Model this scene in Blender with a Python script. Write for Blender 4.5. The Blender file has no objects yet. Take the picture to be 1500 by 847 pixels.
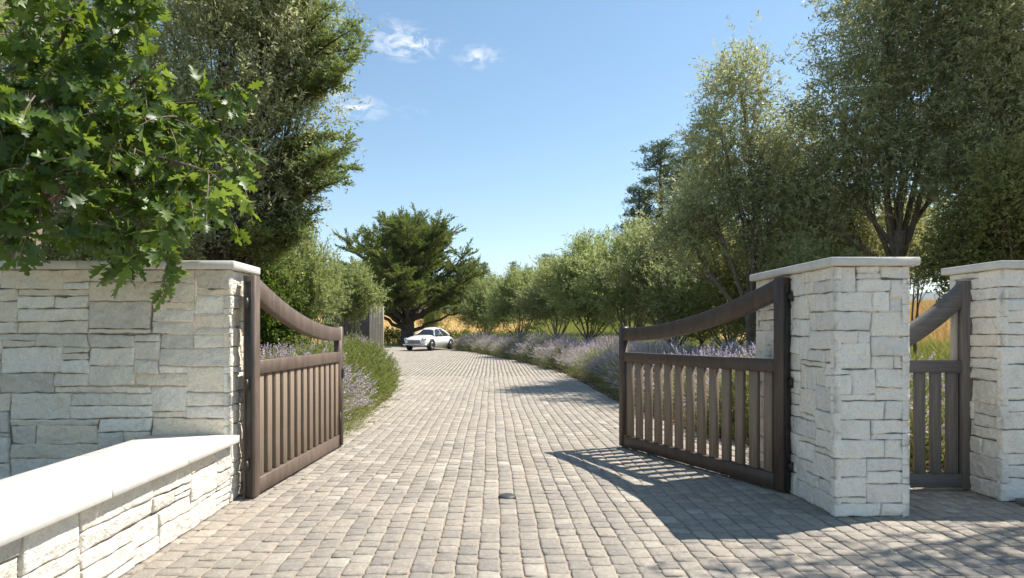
import bpy, math, random
import numpy as np
from mathutils import Vector, Matrix

SC = bpy.context.scene
COL = SC.collection
H = 1.45            # eye height, metres
F = 900.0           # focal length in photo pixels (photo is 1500 wide)
VX, VY = 720.0, 486.0

# ------------------------------------------------------------------ ground profile
def g(x, y):
    x = np.asarray(x, float); y = np.asarray(y, float)
    base = 0.0093 * np.clip(y - 12, 0, 40)
    far = np.clip((y - 56) / 70.0, 0, 1)
    far = 5.2 * far * far * (3 - 2 * far)
    side = np.clip((x - 13.0) / 18.0, 0, 1)
    side = side * side * (3 - 2 * side) * 3.0 * np.clip((y - 12) / 14.0, 0, 1)
    return base + np.maximum(far, side)

def Pg(px, py):
    d = py - VY
    Y = F * H / d
    if Y > 12: Y = (F * (H + 0.0093 * 12)) / (d + F * 0.0093)
    return ((px - VX) / F * Y, Y)

def W(px, py, Y):
    return np.array([(px - VX) / F * Y, Y, H + (VY - py) / F * Y])

# ------------------------------------------------------------------ mesh helpers
def np_mesh(name, verts, quads=None, tris=None, attr=None, smooth=False, mats=None, mat_idx=None):
    me = bpy.data.meshes.new(name)
    verts = np.ascontiguousarray(verts, dtype=np.float32)
    nq = 0 if quads is None else len(quads); nt = 0 if tris is None else len(tris)
    me.vertices.add(len(verts)); me.vertices.foreach_set('co', verts.ravel())
    loops = []
    if nq: loops.append(np.asarray(quads, np.int32).ravel())
    if nt: loops.append(np.asarray(tris, np.int32).ravel())
    loops = np.concatenate(loops)
    me.loops.add(len(loops)); me.loops.foreach_set('vertex_index', loops)
    starts = np.concatenate([np.arange(nq) * 4, nq * 4 + np.arange(nt) * 3]).astype(np.int32)
    me.polygons.add(nq + nt); me.polygons.foreach_set('loop_start', starts)
    if smooth: me.polygons.foreach_set('use_smooth', np.ones(nq + nt, bool))
    if attr is not None:
        a = me.attributes.new('v', 'FLOAT', 'FACE')
        a.data.foreach_set('value', np.asarray(attr, np.float32))
    for m in (mats or []): me.materials.append(m)
    if mat_idx is not None: me.polygons.foreach_set('material_index', np.asarray(mat_idx, np.int32))
    me.update(calc_edges=True)
    return me

def link(name, me, parent=None):
    o = bpy.data.objects.new(name, me); COL.objects.link(o)
    if parent is not None: o.parent = parent
    return o

def thing(name, label, cat, loc=(0, 0, 0), rz=0.0, group=None):
    o = bpy.data.objects.new(name, None); COL.objects.link(o)
    o.empty_display_size = 0.2
    o.location = loc; o.rotation_euler = (0, 0, rz)
    tag(o, label, cat, group); return o

def tag(o, label=None, cat=None, group=None, kind=None):
    if label: o['label'] = label
    if cat: o['category'] = cat
    if group: o['group'] = group
    if kind: o['kind'] = kind
    return o

def copy_thing(root, loc, rz, label, scale=None):
    r = root.copy(); COL.objects.link(r); r.location = loc; r.rotation_euler = (0, 0, rz)
    if scale: r.scale = scale
    r['label'] = label
    for ch in list(root.children):
        c = ch.copy(); COL.objects.link(c); c.parent = r
        for gch in list(ch.children):
            d = gch.copy(); COL.objects.link(d); d.parent = c
    return r

class MB:
    """collects simple solids"""
    def __init__(s): s.v = []; s.q = []; s.t = []; s.n = 0
    def add(s, v, q=None, t=None):
        v = np.asarray(v, float).reshape(-1, 3)
        if q is not None and len(q): s.q.append(np.asarray(q, int) + s.n)
        if t is not None and len(t): s.t.append(np.asarray(t, int) + s.n)
        s.v.append(v); s.n += len(v)
    def bevbox(s, lo, hi, b=0.004, M=None):
        lo = np.array(lo, float); hi = np.array(hi, float)
        b = min(b, 0.45 * float(np.min(hi - lo)))
        pts = []; idx = {}
        for sx in (0, 1):
            for sy in (0, 1):
                for sz in (0, 1):
                    c = np.array([hi[0] if sx else lo[0], hi[1] if sy else lo[1], hi[2] if sz else lo[2]])
                    sg = np.array([1 - 2 * sx, 1 - 2 * sy, 1 - 2 * sz]) * b
                    for ax in range(3):
                        p = c + sg; p[ax] = c[ax]
                        idx[(sx, sy, sz, ax)] = len(pts); pts.append(p)
        Q = []; T = []
        for ax in range(3):
            o1, o2 = [a for a in range(3) if a != ax]
            for sd in (0, 1):
                f = []
                for (a, c) in ((0, 0), (1, 0), (1, 1), (0, 1)):
                    k = [0, 0, 0]; k[ax] = sd; k[o1] = a; k[o2] = c
                    f.append(idx[(k[0], k[1], k[2], ax)])
                Q.append(f)
        for ax in range(3):
            o1, o2 = [a for a in range(3) if a != ax]
            for a in (0, 1):
                for c in (0, 1):
                    k0 = [0, 0, 0]; k0[o1] = a; k0[o2] = c; k1 = list(k0); k1[ax] = 1
                    Q.append([idx[(*k0, o1)], idx[(*k1, o1)], idx[(*k1, o2)], idx[(*k0, o2)]])
        for sx in (0, 1):
            for sy in (0, 1):
                for sz in (0, 1):
                    T.append([idx[(sx, sy, sz, a)] for a in range(3)])
        pts = np.array(pts)
        # orient outward
        cen = (lo + hi) / 2
        def fix(fs):
            out = []
            for f in fs:
                n = np.cross(pts[f[1]] - pts[f[0]], pts[f[2]] - pts[f[0]])
                if np.dot(n, pts[f].mean(0) - cen) < 0: f = f[::-1]
                out.append(f)
            return out
        Q = fix(Q); T = fix(T)
        if M is not None: pts = np.array([list(M @ Vector(p)) for p in pts])
        s.add(pts, Q, T)
    def tube(s, pts, rad, n=8, cap=True, squash=None):
        pts = np.asarray(pts, float); k = len(pts)
        rad = np.broadcast_to(np.asarray(rad, float), (k,))
        tan = np.gradient(pts, axis=0); tan /= np.linalg.norm(tan, axis=1)[:, None] + 1e-9
        up = np.array([0, 0, 1.0]) if abs(tan[0][2]) < 0.9 else np.array([1.0, 0, 0])
        a = np.linspace(0, 2 * math.pi, n, endpoint=False)
        V = []
        for i in range(k):
            x = np.cross(up, tan[i]); x /= np.linalg.norm(x) + 1e-9
            y = np.cross(tan[i], x)
            up = y
            V.append(pts[i] + rad[i] * (np.cos(a)[:, None] * x + np.sin(a)[:, None] * y))
        V = np.concatenate(V)
        Q = []
        for i in range(k - 1):
            for j in range(n):
                j2 = (j + 1) % n
                Q.append([i * n + j, i * n + j2, (i + 1) * n + j2, (i + 1) * n + j])
        T = []
        if cap:
            V = np.concatenate([V, pts[:1], pts[-1:]])
            for j in range(n):
                j2 = (j + 1) % n
                T.append([k * n, j2, j]); T.append([k * n + 1, (k - 1) * n + j, (k - 1) * n + j2])
        s.add(V, Q, T)
    def mesh(s, name, mat, smooth=False):
        return np_mesh(name, np.concatenate(s.v), np.concatenate(s.q) if s.q else None,
                       np.concatenate(s.t) if s.t else None, mats=[mat], smooth=smooth)
    def build(s, name, mat, parent=None, smooth=False):
        return link(name, s.mesh(name, mat, smooth), parent)

# ------------------------------------------------------------------ materials
def new_mat(name):
    m = bpy.data.materials.new(name); m.use_nodes = True
    nt = m.node_tree; nt.nodes.clear()
    out = nt.nodes.new('ShaderNodeOutputMaterial')
    return m, nt, out
def N(nt, t, **kw):
    n = nt.nodes.new(t)
    for k, v in kw.items():
        if k == 'inp':
            for a, b in v.items(): n.inputs[a].default_value = b
        else: setattr(n, k, v)
    return n
def ramp(nt, stops, interp='LINEAR'):
    r = nt.nodes.new('ShaderNodeValToRGB'); r.color_ramp.interpolation = interp
    e = r.color_ramp.elements
    while len(e) < len(stops): e.new(0.5)
    for i, (p, c) in enumerate(stops):
        e[i].position = p; e[i].color = (c[0], c[1], c[2], 1)
    return r
def noise(nt, co, scale, detail=4, rough=0.55, dist=0.0):
    n = N(nt, 'ShaderNodeTexNoise', inp={'Scale': scale, 'Detail': detail, 'Roughness': rough, 'Distortion': dist})
    nt.links.new(co, n.inputs['Vector']); return n
def mixc(nt, a, b, fac, mode='MIX'):
    m = N(nt, 'ShaderNodeMix', data_type='RGBA', blend_type=mode)
    for s, v in ((m.inputs['Factor'], fac), (m.inputs['A'], a), (m.inputs['B'], b)):
        if hasattr(v, 'is_linked') or hasattr(v, 'links'): nt.links.new(v, s)
        elif isinstance(v, (int, float)): s.default_value = v
        else: s.default_value = (*v, 1)
    return m.outputs['Result']
def rng_map(nt, v, a, b, c, d):
    m = N(nt, 'ShaderNodeMapRange', inp={'From Min': a, 'From Max': b, 'To Min': c, 'To Max': d})
    nt.links.new(v, m.inputs['Value']); return m.outputs['Result']

def mat_stone(name, stops, bump=0.35, tex=1.0, dark=(0.2, 0.2, 0.2)):
    m, nt, out = new_mat(name); L = nt.links
    tc = N(nt, 'ShaderNodeTexCoord'); co = tc.outputs['Object']
    at = N(nt, 'ShaderNodeAttribute', attribute_name='v')
    r = ramp(nt, stops); L.new(at.outputs['Fac'], r.inputs['Fac'])
    n1 = noise(nt, co, 9 * tex, 6, 0.62, 0.4); n2 = noise(nt, co, 55 * tex, 5, 0.65); n3 = noise(nt, co, 2.3, 3)
    c = mixc(nt, r.outputs['Color'], (0.86, 0.82, 0.74), rng_map(nt, n1.outputs['Fac'], .35, .75, 0, .35))
    c = mixc(nt, c, (0.60, 0.50, 0.37), rng_map(nt, n3.outputs['Fac'], .56, .78, 0, .32))
    c = mixc(nt, c, dark, rng_map(nt, n2.outputs['Fac'], .52, .80, 0, .5))
    n5 = noise(nt, co, 5.0 * tex, 4, 0.7, 1.2)
    c = mixc(nt, c, (0.38, 0.37, 0.35), rng_map(nt, n5.outputs['Fac'], .58, .75, 0, .35))
    c = mixc(nt, c, (.30, .285, .26), rng_map(nt, noise(nt, co, 1.1, 5, .7, .8).outputs['Fac'], .5, .72, 0, .38))
    b = N(nt, 'ShaderNodeBsdfPrincipled', inp={'Roughness': 0.85})
    b.inputs['Specular IOR Level'].default_value = 0.25
    L.new(c, b.inputs['Base Color'])
    vo = N(nt, 'ShaderNodeTexVoronoi', feature='F1', inp={'Scale': 16 * tex, 'Randomness': 1.0})
    wv = mixc(nt, co, n1.outputs['Color'], 0.06); L.new(wv, vo.inputs['Vector'])
    ad = N(nt, 'ShaderNodeMath', operation='ADD'); L.new(n2.outputs['Fac'], ad.inputs[0])
    mu = N(nt, 'ShaderNodeMath', operation='MULTIPLY'); L.new(vo.outputs['Distance'], mu.inputs[0]); mu.inputs[1].default_value = 1.1
    L.new(mu.outputs[0], ad.inputs[1])
    bp = N(nt, 'ShaderNodeBump', inp={'Strength': bump, 'Distance': 0.02}); L.new(ad.outputs[0], bp.inputs['Height'])
    L.new(bp.outputs['Normal'], b.inputs['Normal']); L.new(b.outputs[0], out.inputs['Surface'])
    return m

def mat_basic(name, col, col2=None, scale=20, rough=0.6, spec=0.4, bump=0.0, metallic=0.0, detail=5, stretch=None, coat=0):
    m, nt, out = new_mat(name); L = nt.links
    b = N(nt, 'ShaderNodeBsdfPrincipled', inp={'Roughness': rough, 'Metallic': metallic})
    b.inputs['Specular IOR Level'].default_value = spec
    b.inputs['Coat Weight'].default_value = coat
    tc = N(nt, 'ShaderNodeTexCoord'); co = tc.outputs['Object']
    if stretch:
        mp = N(nt, 'ShaderNodeMapping'); mp.inputs['Scale'].default_value = stretch
        L.new(co, mp.inputs['Vector']); co = mp.outputs['Vector']
    n1 = noise(nt, co, scale, detail, 0.6, 0.2)
    c2 = col2 or tuple(x * 0.75 for x in col)
    c = mixc(nt, col, c2, rng_map(nt, n1.outputs['Fac'], .35, .7, 0, 1))
    L.new(c, b.inputs['Base Color'])
    if bump:
        bp = N(nt, 'ShaderNodeBump', inp={'Strength': bump, 'Distance': 0.01}); L.new(n1.outputs['Fac'], bp.inputs['Height'])
        L.new(bp.outputs['Normal'], b.inputs['Normal'])
    L.new(b.outputs[0], out.inputs['Surface'])
    return m

def mat_leaf(name, stops, back=None, trans=0.35, tcol=None, rough=0.45, spec=0.35):
    m, nt, out = new_mat(name); L = nt.links
    at = N(nt, 'ShaderNodeAttribute', attribute_name='v')
    r = ramp(nt, stops); L.new(at.outputs['Fac'], r.inputs['Fac'])
    c = r.outputs['Color']
    if back:
        ge = N(nt, 'ShaderNodeNewGeometry'); c = mixc(nt, c, back, ge.outputs['Backfacing'])
    b = N(nt, 'ShaderNodeBsdfPrincipled', inp={'Roughness': rough}); b.inputs['Specular IOR Level'].default_value = spec
    L.new(c, b.inputs['Base Color'])
    t = N(nt, 'ShaderNodeBsdfTranslucent')
    tc = mixc(nt, c, tcol or (0.30, 0.42, 0.05), 0.55)
    L.new(tc, t.inputs['Color'])
    mx = N(nt, 'ShaderNodeMixShader'); mx.inputs[0].default_value = trans
    L.new(b.outputs[0], mx.inputs[1]); L.new(t.outputs[0], mx.inputs[2]); L.new(mx.outputs[0], out.inputs['Surface'])
    return m

M = {}
M['stone'] = mat_stone('limestone_blocks', [(0, (.58, .54, .47)), (.2, (.70, .65, .56)), (.45, (.79, .73, .61)), (.62, (.76, .66, .51)), (.8, (.82, .76, .65)), (1, (.86, .82, .73))], 0.8)
M['stone_white'] = mat_stone('white_limestone_blocks', [(0, (.70, .67, .62)), (.3, (.78, .75, .68)), (.6, (.83, .79, .71)), (.8, (.81, .74, .63)), (1, (.87, .84, .77))], 0.7)
M['coping'] = mat_basic('smooth_limestone_slab', (.62, .60, .555), (.52, .50, .46), 9, 0.75, 0.3, 0.10, detail=9)
M['mortar'] = mat_basic('dark_joint', (.26, .235, .20), (.17, .155, .135), 30, 0.95, 0.1, 0.3)
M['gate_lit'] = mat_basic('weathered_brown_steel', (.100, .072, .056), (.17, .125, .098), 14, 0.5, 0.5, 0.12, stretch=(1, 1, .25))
M['gate_shaded'] = mat_basic('brown_steel_painted_shade', (.050, .034, .026), (.085, .058, .043), 14, 0.5, 0.5, 0.12, stretch=(1, 1, .25))  # darker copy of the left leaf's steel, backlit shade put into the colour
M['gate_slat'] = mat_basic('weathered_timber_slat', (.27, .205, .15), (.175, .13, .095), 22, 0.7, 0.3, 0.25, stretch=(3, 3, .12))
M['wood_grey'] = mat_basic('grey_stained_timber', (.115, .10, .088), (.19, .165, .145), 18, 0.7, 0.3, 0.3, stretch=(3, 3, .12))
M['wood_grey_h'] = mat_basic('grey_stained_timber_rail', (.105, .095, .09), (.17, .155, .145), 18, 0.7, 0.3, 0.3, stretch=(.12, 3, 3))
M['black_steel'] = mat_basic('black_steel', (.012, .011, .010), (.03, .026, .022), 20, 0.45, 0.5, 0.05)
M['fence_wood'] = mat_basic('boards_painted_sunlit', (.52, .44, .35), (.36, .30, .24), 9, 0.8, 0.2, 0.2, stretch=(4, 4, .2))  # end panel's sunlight put into the boards as a lighter colour
M['fence_dark'] = mat_basic('dark_boards', (.07, .065, .06), (.11, .10, .09), 9, 0.8, 0.2, 0.2, stretch=(4, 4, .2))
M['bark'] = mat_basic('grey_brown_bark', (.23, .185, .14), (.11, .085, .065), 14, 0.9, 0.15, 0.6, stretch=(2, 2, .5))
M['bark_dark'] = mat_basic('dark_bark', (.10, .083, .07), (.045, .037, .031), 10, 0.9, 0.15, 0.6, stretch=(2, 2, .4))
M['slate'] = mat_basic('dark_slate', (.13, .13, .135), (.19, .185, .18), 12, 0.8, 0.3, 0.3)

# ------------------------------------------------------------------ stone facing
def rects(nu, nv, rs, wr=(4, 13), hp=(1, 2, 2, 3, 3, 4)):
    grid = np.zeros((nv, nu), bool); out = []
    for j in range(nv):
        i = 0
        while i < nu:
            if grid[j, i]: i += 1; continue
            run = 0
            while i + run < nu and not grid[j, i + run]: run += 1
            h = rs.choice(hp)
            if h <= 1: w = rs.randint(wr[0], wr[1])
            else: w = rs.randint(wr[0], wr[1])
            if run - w < 3: w = run if run <= wr[1] + 2 else run // 2
            h = min(h, nv - j)
            if nv - (j + h) == 1: h += 1 if rs.random() < .6 else 0
            while True:
                if not grid[j:j + h, i:i + w].any(): break
                h -= 1
            grid[j:j + h, i:i + w] = True
            out.append((i, j, w, h)); i += w
    return out

def stone_face(acc, O, U, V, Nn, wlen, hlen, seed, cu=0.06, cv=0.05, step=0.02, edge=(True, True), gap=0.005, wr=(3, 12), hp=(1, 2, 2, 3, 3, 4), amp=1.0):
    """facing of split stones on a plane: O origin, U along, V up, Nn outward."""
    rs = random.Random(seed); nr = np.random.RandomState(seed)
    nu = max(3, round(wlen / cu)); nv = max(3, round(hlen / cv)); cu = wlen / nu; cv = hlen / nv
    # jitter the course lines coherently
    ju = nr.uniform(-.22, .22, (nv + 1, nu + 1)) * cu; jv = nr.uniform(-.18, .18, (nv + 1, nu + 1)) * cv
    ju[:, 0] = 0; ju[:, -1] = 0; jv[0] = 0; jv[-1] = 0; jv[:, 0] = 0; jv[:, -1] = 0
    O, U, V, Nn = [np.array(a, float) for a in (O, U, V, Nn)]
    for (i, j, w, h) in rects(nu, nv, rs, wr, hp):
        c = [(i, j), (i + w, j), (i + w, j + h), (i, j + h)]
        P = [np.array([a * cu + ju[b, a], b * cv + jv[b, a]]) for a, b in c]
        lu = w * cu; lv = h * cv
        n1 = max(4, int(lu / step)); n2 = max(4, int(lv / step))
        s = np.linspace(0, 1, n1 + 1); t = np.linspace(0, 1, n2 + 1)
        # tighter rows at edges
        ea = min(.3, 0.007 / lu); eb = min(.3, 0.007 / lv)
        s = np.concatenate([[0], [ea], s[1:-1], [1 - ea], [1]]); t = np.concatenate([[0], [eb], t[1:-1], [1 - eb], [1]])
        n1 = len(s); n2 = len(t)
        S, T = np.meshgrid(s, t)
        uu = (1 - T) * ((1 - S) * P[0][0] + S * P[1][0]) + T * ((1 - S) * P[3][0] + S * P[2][0])
        vv = (1 - T) * ((1 - S) * P[0][1] + S * P[1][1]) + T * ((1 - S) * P[3][1] + S * P[2][1])
        atL = edge[0] and i == 0; atR = edge[1] and i + w == nu
        gu = gap * (1 - 2 * S); gu = np.where((S < .5) & atL, 0, gu); gu = np.where((S > .5) & atR, 0, gu)
        uu = uu + gu; vv = vv + gap * (1 - 2 * T)
        # outline wobble
        ph = nr.uniform(0, 6.28, 8)
        wob = 0.0028
        k1 = nr.uniform(14, 30); k2 = nr.uniform(40, 70)
        inner_u = 1.0 * ((S > 0) | (not atL)) * ((S < 1) | (not atR))
        vv += wob * (np.sin(uu * k1 + ph[0]) + .5 * np.sin(uu * k2 + ph[1])) * 1.0
        uu += wob * .7 * (np.sin(vv * k1 + ph[2]) + .5 * np.sin(vv * k2 + ph[3])) * inner_u
        # relief
        off = nr.uniform(-.007, .007) * amp
        tilt = nr.uniform(-.008, .008, 2) * amp
        d = off + tilt[0] * (2 * S - 1) + tilt[1] * (2 * T - 1)
        for k in range(5):
            a = nr.uniform(0, 6.28); fq = nr.uniform(10, 38)
            d += amp * .0026 / (1 + .3 * k) * np.sin((uu * math.cos(a) + vv * math.sin(a) * 1.5) * fq + nr.uniform(0, 6.28))
        # facet ridges of the split face
        for k in range(rs.choice((1, 2, 3))):
            a = nr.uniform(0, 6.28); q = uu * math.cos(a) + vv * math.sin(a); q0 = nr.uniform(q.min(), q.max())
            d -= amp * nr.uniform(.02, .12) * np.clip(q - q0, 0, .05)
        d += nr.uniform(-.0022, .0022, d.shape) * amp
        ds = np.minimum(S, 1 - S) * lu; dt = np.minimum(T, 1 - T) * lv
        ds = np.where((S < .5) & atL, 1, ds); ds = np.where((S > .5) & atR, 1, ds)
        e = np.minimum(ds, dt)
        d -= np.clip(1 - e / 0.008, 0, 1) ** 1.5 * 0.007
        if atL: d = np.where(S <= 0, 0, d)
        if atR: d = np.where(S >= 1, 0, d)
        pos = O + uu[..., None] * U + vv[..., None] * V + d[..., None] * Nn
        vts = pos.reshape(-1, 3)
        base = acc['n']
        I = np.arange(n1 * n2).reshape(n2, n1)
        q = np.stack([I[:-1, :-1], I[:-1, 1:], I[1:, 1:], I[1:, :-1]], -1).reshape(-1, 4)
        # skirt
        ring = np.concatenate([I[0, :], I[1:, -1], I[-1, -2::-1], I[-2:0:-1, 0]])
        sk = vts[ring] - 0.055 * Nn
        m = len(ring); a_ = ring; b_ = np.roll(ring, -1); c_ = n1 * n2 + np.arange(m); d_ = np.roll(c_, -1)
        q2 = np.stack([b_, a_, c_, d_], -1)
        if np.dot(np.cross(U, V), Nn) < 0: q = q[:, ::-1]; q2 = q2[:, ::-1]
        vts = np.concatenate([vts, sk]); q = np.concatenate([q, q2])
        acc['v'].append(vts); acc['q'].append(q + base); acc['n'] += len(vts)
        acc['a'].append(np.full(len(q), nr.uniform(0, 1)))

def new_acc(): return {'v': [], 'q': [], 'a': [], 'n': 0}
def acc_obj(acc, name, mats, parent, core=None, smooth=False):
    """core: boxes of dark jointing behind the stones"""
    v = np.concatenate(acc['v']); q = np.concatenate(acc['q']); a = np.concatenate(acc['a']); mi = np.zeros(len(q), int)
    for lo, hi in (core or []):
        lo = np.array(lo); hi = np.array(hi)
        c = np.array([[lo[0], lo[1], lo[2]], [hi[0], lo[1], lo[2]], [hi[0], hi[1], lo[2]], [lo[0], hi[1], lo[2]],
                      [lo[0], lo[1], hi[2]], [hi[0], lo[1], hi[2]], [hi[0], hi[1], hi[2]], [lo[0], hi[1], hi[2]]])
        qq = np.array([[0, 3, 2, 1], [4, 5, 6, 7], [0, 1, 5, 4], [1, 2, 6, 5], [2, 3, 7, 6], [3, 0, 4, 7]]) + len(v)
        v = np.concatenate([v, c]); q = np.concatenate([q, qq]); a = np.concatenate([a, np.zeros(6)]); mi = np.concatenate([mi, np.ones(6, int)])
    me = np_mesh(name, v, q, None, a, mats=mats, mat_idx=mi, smooth=smooth)
    return link(name, me, parent)

def stone_block(parent, x0, x1, y0, y1, z0, z1, seed, mat, faces='FLRB', step=0.02, core_in=0.026, **kw):
    acc = new_acc()
    X = np.array([1., 0, 0]); Y = np.array([0, 1., 0]); Z = np.array([0, 0, 1.])
    if 'F' in faces: stone_face(acc, (x0, y0, z0), X, Z, -Y, x1 - x0, z1 - z0, seed, step=step, edge=('L' in faces, 'R' in faces), **kw)
    if 'L' in faces: stone_face(acc, (x0, y0, z0), Y, Z, -X, y1 - y0, z1 - z0, seed + 1, step=step, edge=('F' in faces, 'B' in faces), **kw)
    if 'R' in faces: stone_face(acc, (x1, y0, z0), Y, Z, X, y1 - y0, z1 - z0, seed + 2, step=step, edge=('F' in faces, 'B' in faces), **kw)
    if 'B' in faces: stone_face(acc, (x0, y1, z0), X, Z, Y, x1 - x0, z1 - z0, seed + 3, step=step * 2, edge=('L' in faces, 'R' in faces), **kw)
    c = core_in
    return acc_obj(acc, 'stonework', [mat, M['mortar']], parent, [((x0 + c, y0 + c, z0 - .05), (x1 - c, y1 - c, z1 - .002))])

# ------------------------------------------------------------------ foliage
def unit(v): return v / (np.linalg.norm(v, axis=-1, keepdims=True) + 1e-9)

def twig_leaves(base, tdir, L, nl, ll, lw, R, spread=0.9, droop=0.0, jit=0.3, taper=0.35):
    """base (K,3) twig starts, tdir (K,3) directions; nl leaves per twig. Returns verts (K*nl*4), attr per leaf"""
    K = len(base)
    s = (np.arange(nl) + R.uniform(0, .8, (K, nl))) / nl
    Lk = L * R.uniform(.6, 1.25, (K, 1))
    t = tdir[:, None, :]
    pos = base[:, None, :] + t * (s * Lk)[..., None]
    pos[..., 2] -= droop * (s * Lk) ** 2 / L
    rnd = unit(R.normal(size=(K, nl, 3)))
    perp = rnd - (rnd * t).sum(-1, keepdims=True) * t
    perp = unit(perp)
    ld = unit(t + spread * perp + jit * R.normal(size=(K, nl, 3)) + np.array([0, 0, -droop * .8]))
    l = ll * R.uniform(.65, 1.2, (K, nl, 1)) * (1 - taper * s[..., None]); w = lw * R.uniform(.7, 1.2, (K, nl, 1))
    side = unit(np.cross(ld, unit(R.normal(size=(K, nl, 3)) + np.array([0, 0, .8])))) * w / 2
    nrm = np.cross(side, ld); nrm = unit(nrm)
    a = pos; b = pos + ld * l * .45 + side + nrm * w * .12; c = pos + ld * l - nrm * l * .06; d = pos + ld * l * .45 - side + nrm * w * .12
    v = np.stack([a, b, c, d], 2).reshape(-1, 3)
    return v

def lobes_points(lobes, n, R, shell=0.45, rough=0.22):
    """sample cluster centres in ellipsoid lobes (c, r(3))"""
    vol = np.array([l[1][0] * l[1][1] * l[1][2] for l in lobes]) ** 0.75
    cnt = np.maximum(3, (n * vol / vol.sum()).astype(int)); P = []; D = []; I = []
    for k, ((c, r), m) in enumerate(zip(lobes, cnt)):
        d = unit(R.normal(size=(m, 3)))
        ph = R.uniform(0, 6.28, 6)
        bump = 1 + rough * (np.sin(d[:, 0] * 5 + ph[0]) * np.sin(d[:, 1] * 5 + ph[1]) + .7 * np.sin(d[:, 2] * 7 + ph[2]) * np.sin(d[:, 0] * 8 + ph[3]))
        rad = np.minimum(R.uniform(0, 1, m) ** shell * bump, 1.22)
        P.append(np.array(c) + d * rad[:, None] * np.array(r)); D.append(d); I.append(np.full(m, k))
    return np.concatenate(P), np.concatenate(D), np.concatenate(I)

def crown_mesh(name, lobes, nc, nt, nl, L, ll, lw, mat, seed, up=0.25, outw=0.9, rnd=0.8, droop=0.0, spread=.9, cr=0.25, shell=.45, rough=.22, flat=1.0, hmin=None):
    R = np.random.RandomState(seed)
    P, D, I = lobes_points(lobes, nc, R, shell, rough)
    if hmin is not None:
        k = P[:, 2] > hmin; P = P[k]; D = D[k]; I = I[k]
    K = len(P)
    crd = R.normal(size=(K, nt, 3)) * cr * np.array([1, 1, flat])
    base = P[:, None, :] + crd
    td = D[:, None, :] * outw + R.normal(size=(K, nt, 3)) * rnd * np.array([1, 1, flat]) + np.array([0, 0, up])
    v = twig_leaves(base.reshape(-1, 3), unit(td).reshape(-1, 3), L, nl, ll, lw, R, spread, droop)
    nleaf = len(v) // 4
    q = np.arange(nleaf * 4).reshape(-1, 4)
    cv = R.uniform(0, 1, K)
    a = np.repeat(cv, nt * nl) * .7 + R.uniform(0, .3, nleaf)
    return np_mesh(name, v, q, None, a, mats=[mat]), P, I

def bez(p0, p1, p2, n=7):
    t = np.linspace(0, 1, n)[:, None]
    return (1 - t) ** 2 * p0 + 2 * t * (1 - t) * p1 + t * t * p2

def limbs(mb, base, r0, fork, lobes, P, I, seed, per=7, twig=True, sides=8, lean=None, subr=.35):
    """trunk from base to fork, limbs to each lobe, branches to clusters"""
    R = np.random.RandomState(seed)
    base = np.array(base, float); fork = np.array(fork, float)
    mid = (base + fork) / 2 + R.normal(size=3) * .08 * np.linalg.norm(fork - base) * np.array([1, 1, 0])
    tp = bez(base, mid, fork, 9); tp[:, :2] += R.normal(size=(9, 2)) * r0 * .10
    rr = np.linspace(r0, r0 * .72, 9); rr[0] *= 1.45; rr[1] *= 1.15
    tp[0, 2] -= .12
    mb.tube(tp, rr, 12)
    for k, (c, r) in enumerate(lobes):
        c = np.array(c, float)
        s = R.uniform(.72, .98); st = tp[int(s * 8)]
        h = np.array([(st[0] * .45 + c[0] * .55), (st[1] * .45 + c[1] * .55), st[2] * .5 + c[2] * .5 - .12 * np.linalg.norm(c - st)])
        h = h + R.normal(size=3) * .06 * np.linalg.norm(c - st)
        lp = bez(st, h, c + R.normal(size=3) * .1 * np.array(r), 9)
        lp[1:-1] += R.normal(size=(7, 3)) * r0 * .12
        lr = r0 * R.uniform(.32, .5) * min(1, .5 + r[0] / 2.2)
        mb.tube(lp, np.linspace(lr, lr * .35, 9), 8)
        idx = np.where(I == k)[0]
        if len(idx) == 0: continue
        for q in R.choice(idx, min(per, len(idx)), replace=False):
            a = lp[R.randint(3, 9)]; b = P[q]
            hh = (a + b) / 2 + R.normal(size=3) * .12 * np.linalg.norm(b - a)
            mb.tube(bez(a, hh, b, 6), np.linspace(lr * subr, .006, 6), 5, cap=False)

def make_tree(name, label, cat, base, r0, fork, lobes, crown_kw, leaf_mat, bark, seed, group=None, per=7, rel=False, hollow=None):
    """coordinates in world space relative to base"""
    t = thing(name, label, cat, tuple(base), 0, group)
    b = np.array(base, float)
    lb = [(np.array(c, float) - (0 if rel else b), r) for c, r in lobes]
    fk = np.array(fork, float) - (0 if rel else b)
    me, P, I = crown_mesh('crown', lb, mat=leaf_mat, seed=seed, **crown_kw)
    link('crown', me, t)
    mb = MB(); limbs(mb, (0, 0, 0), r0, fk, lb, P, I, seed + 5, per)
    mb.build('trunk', bark, t, smooth=True)
    return t

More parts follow.
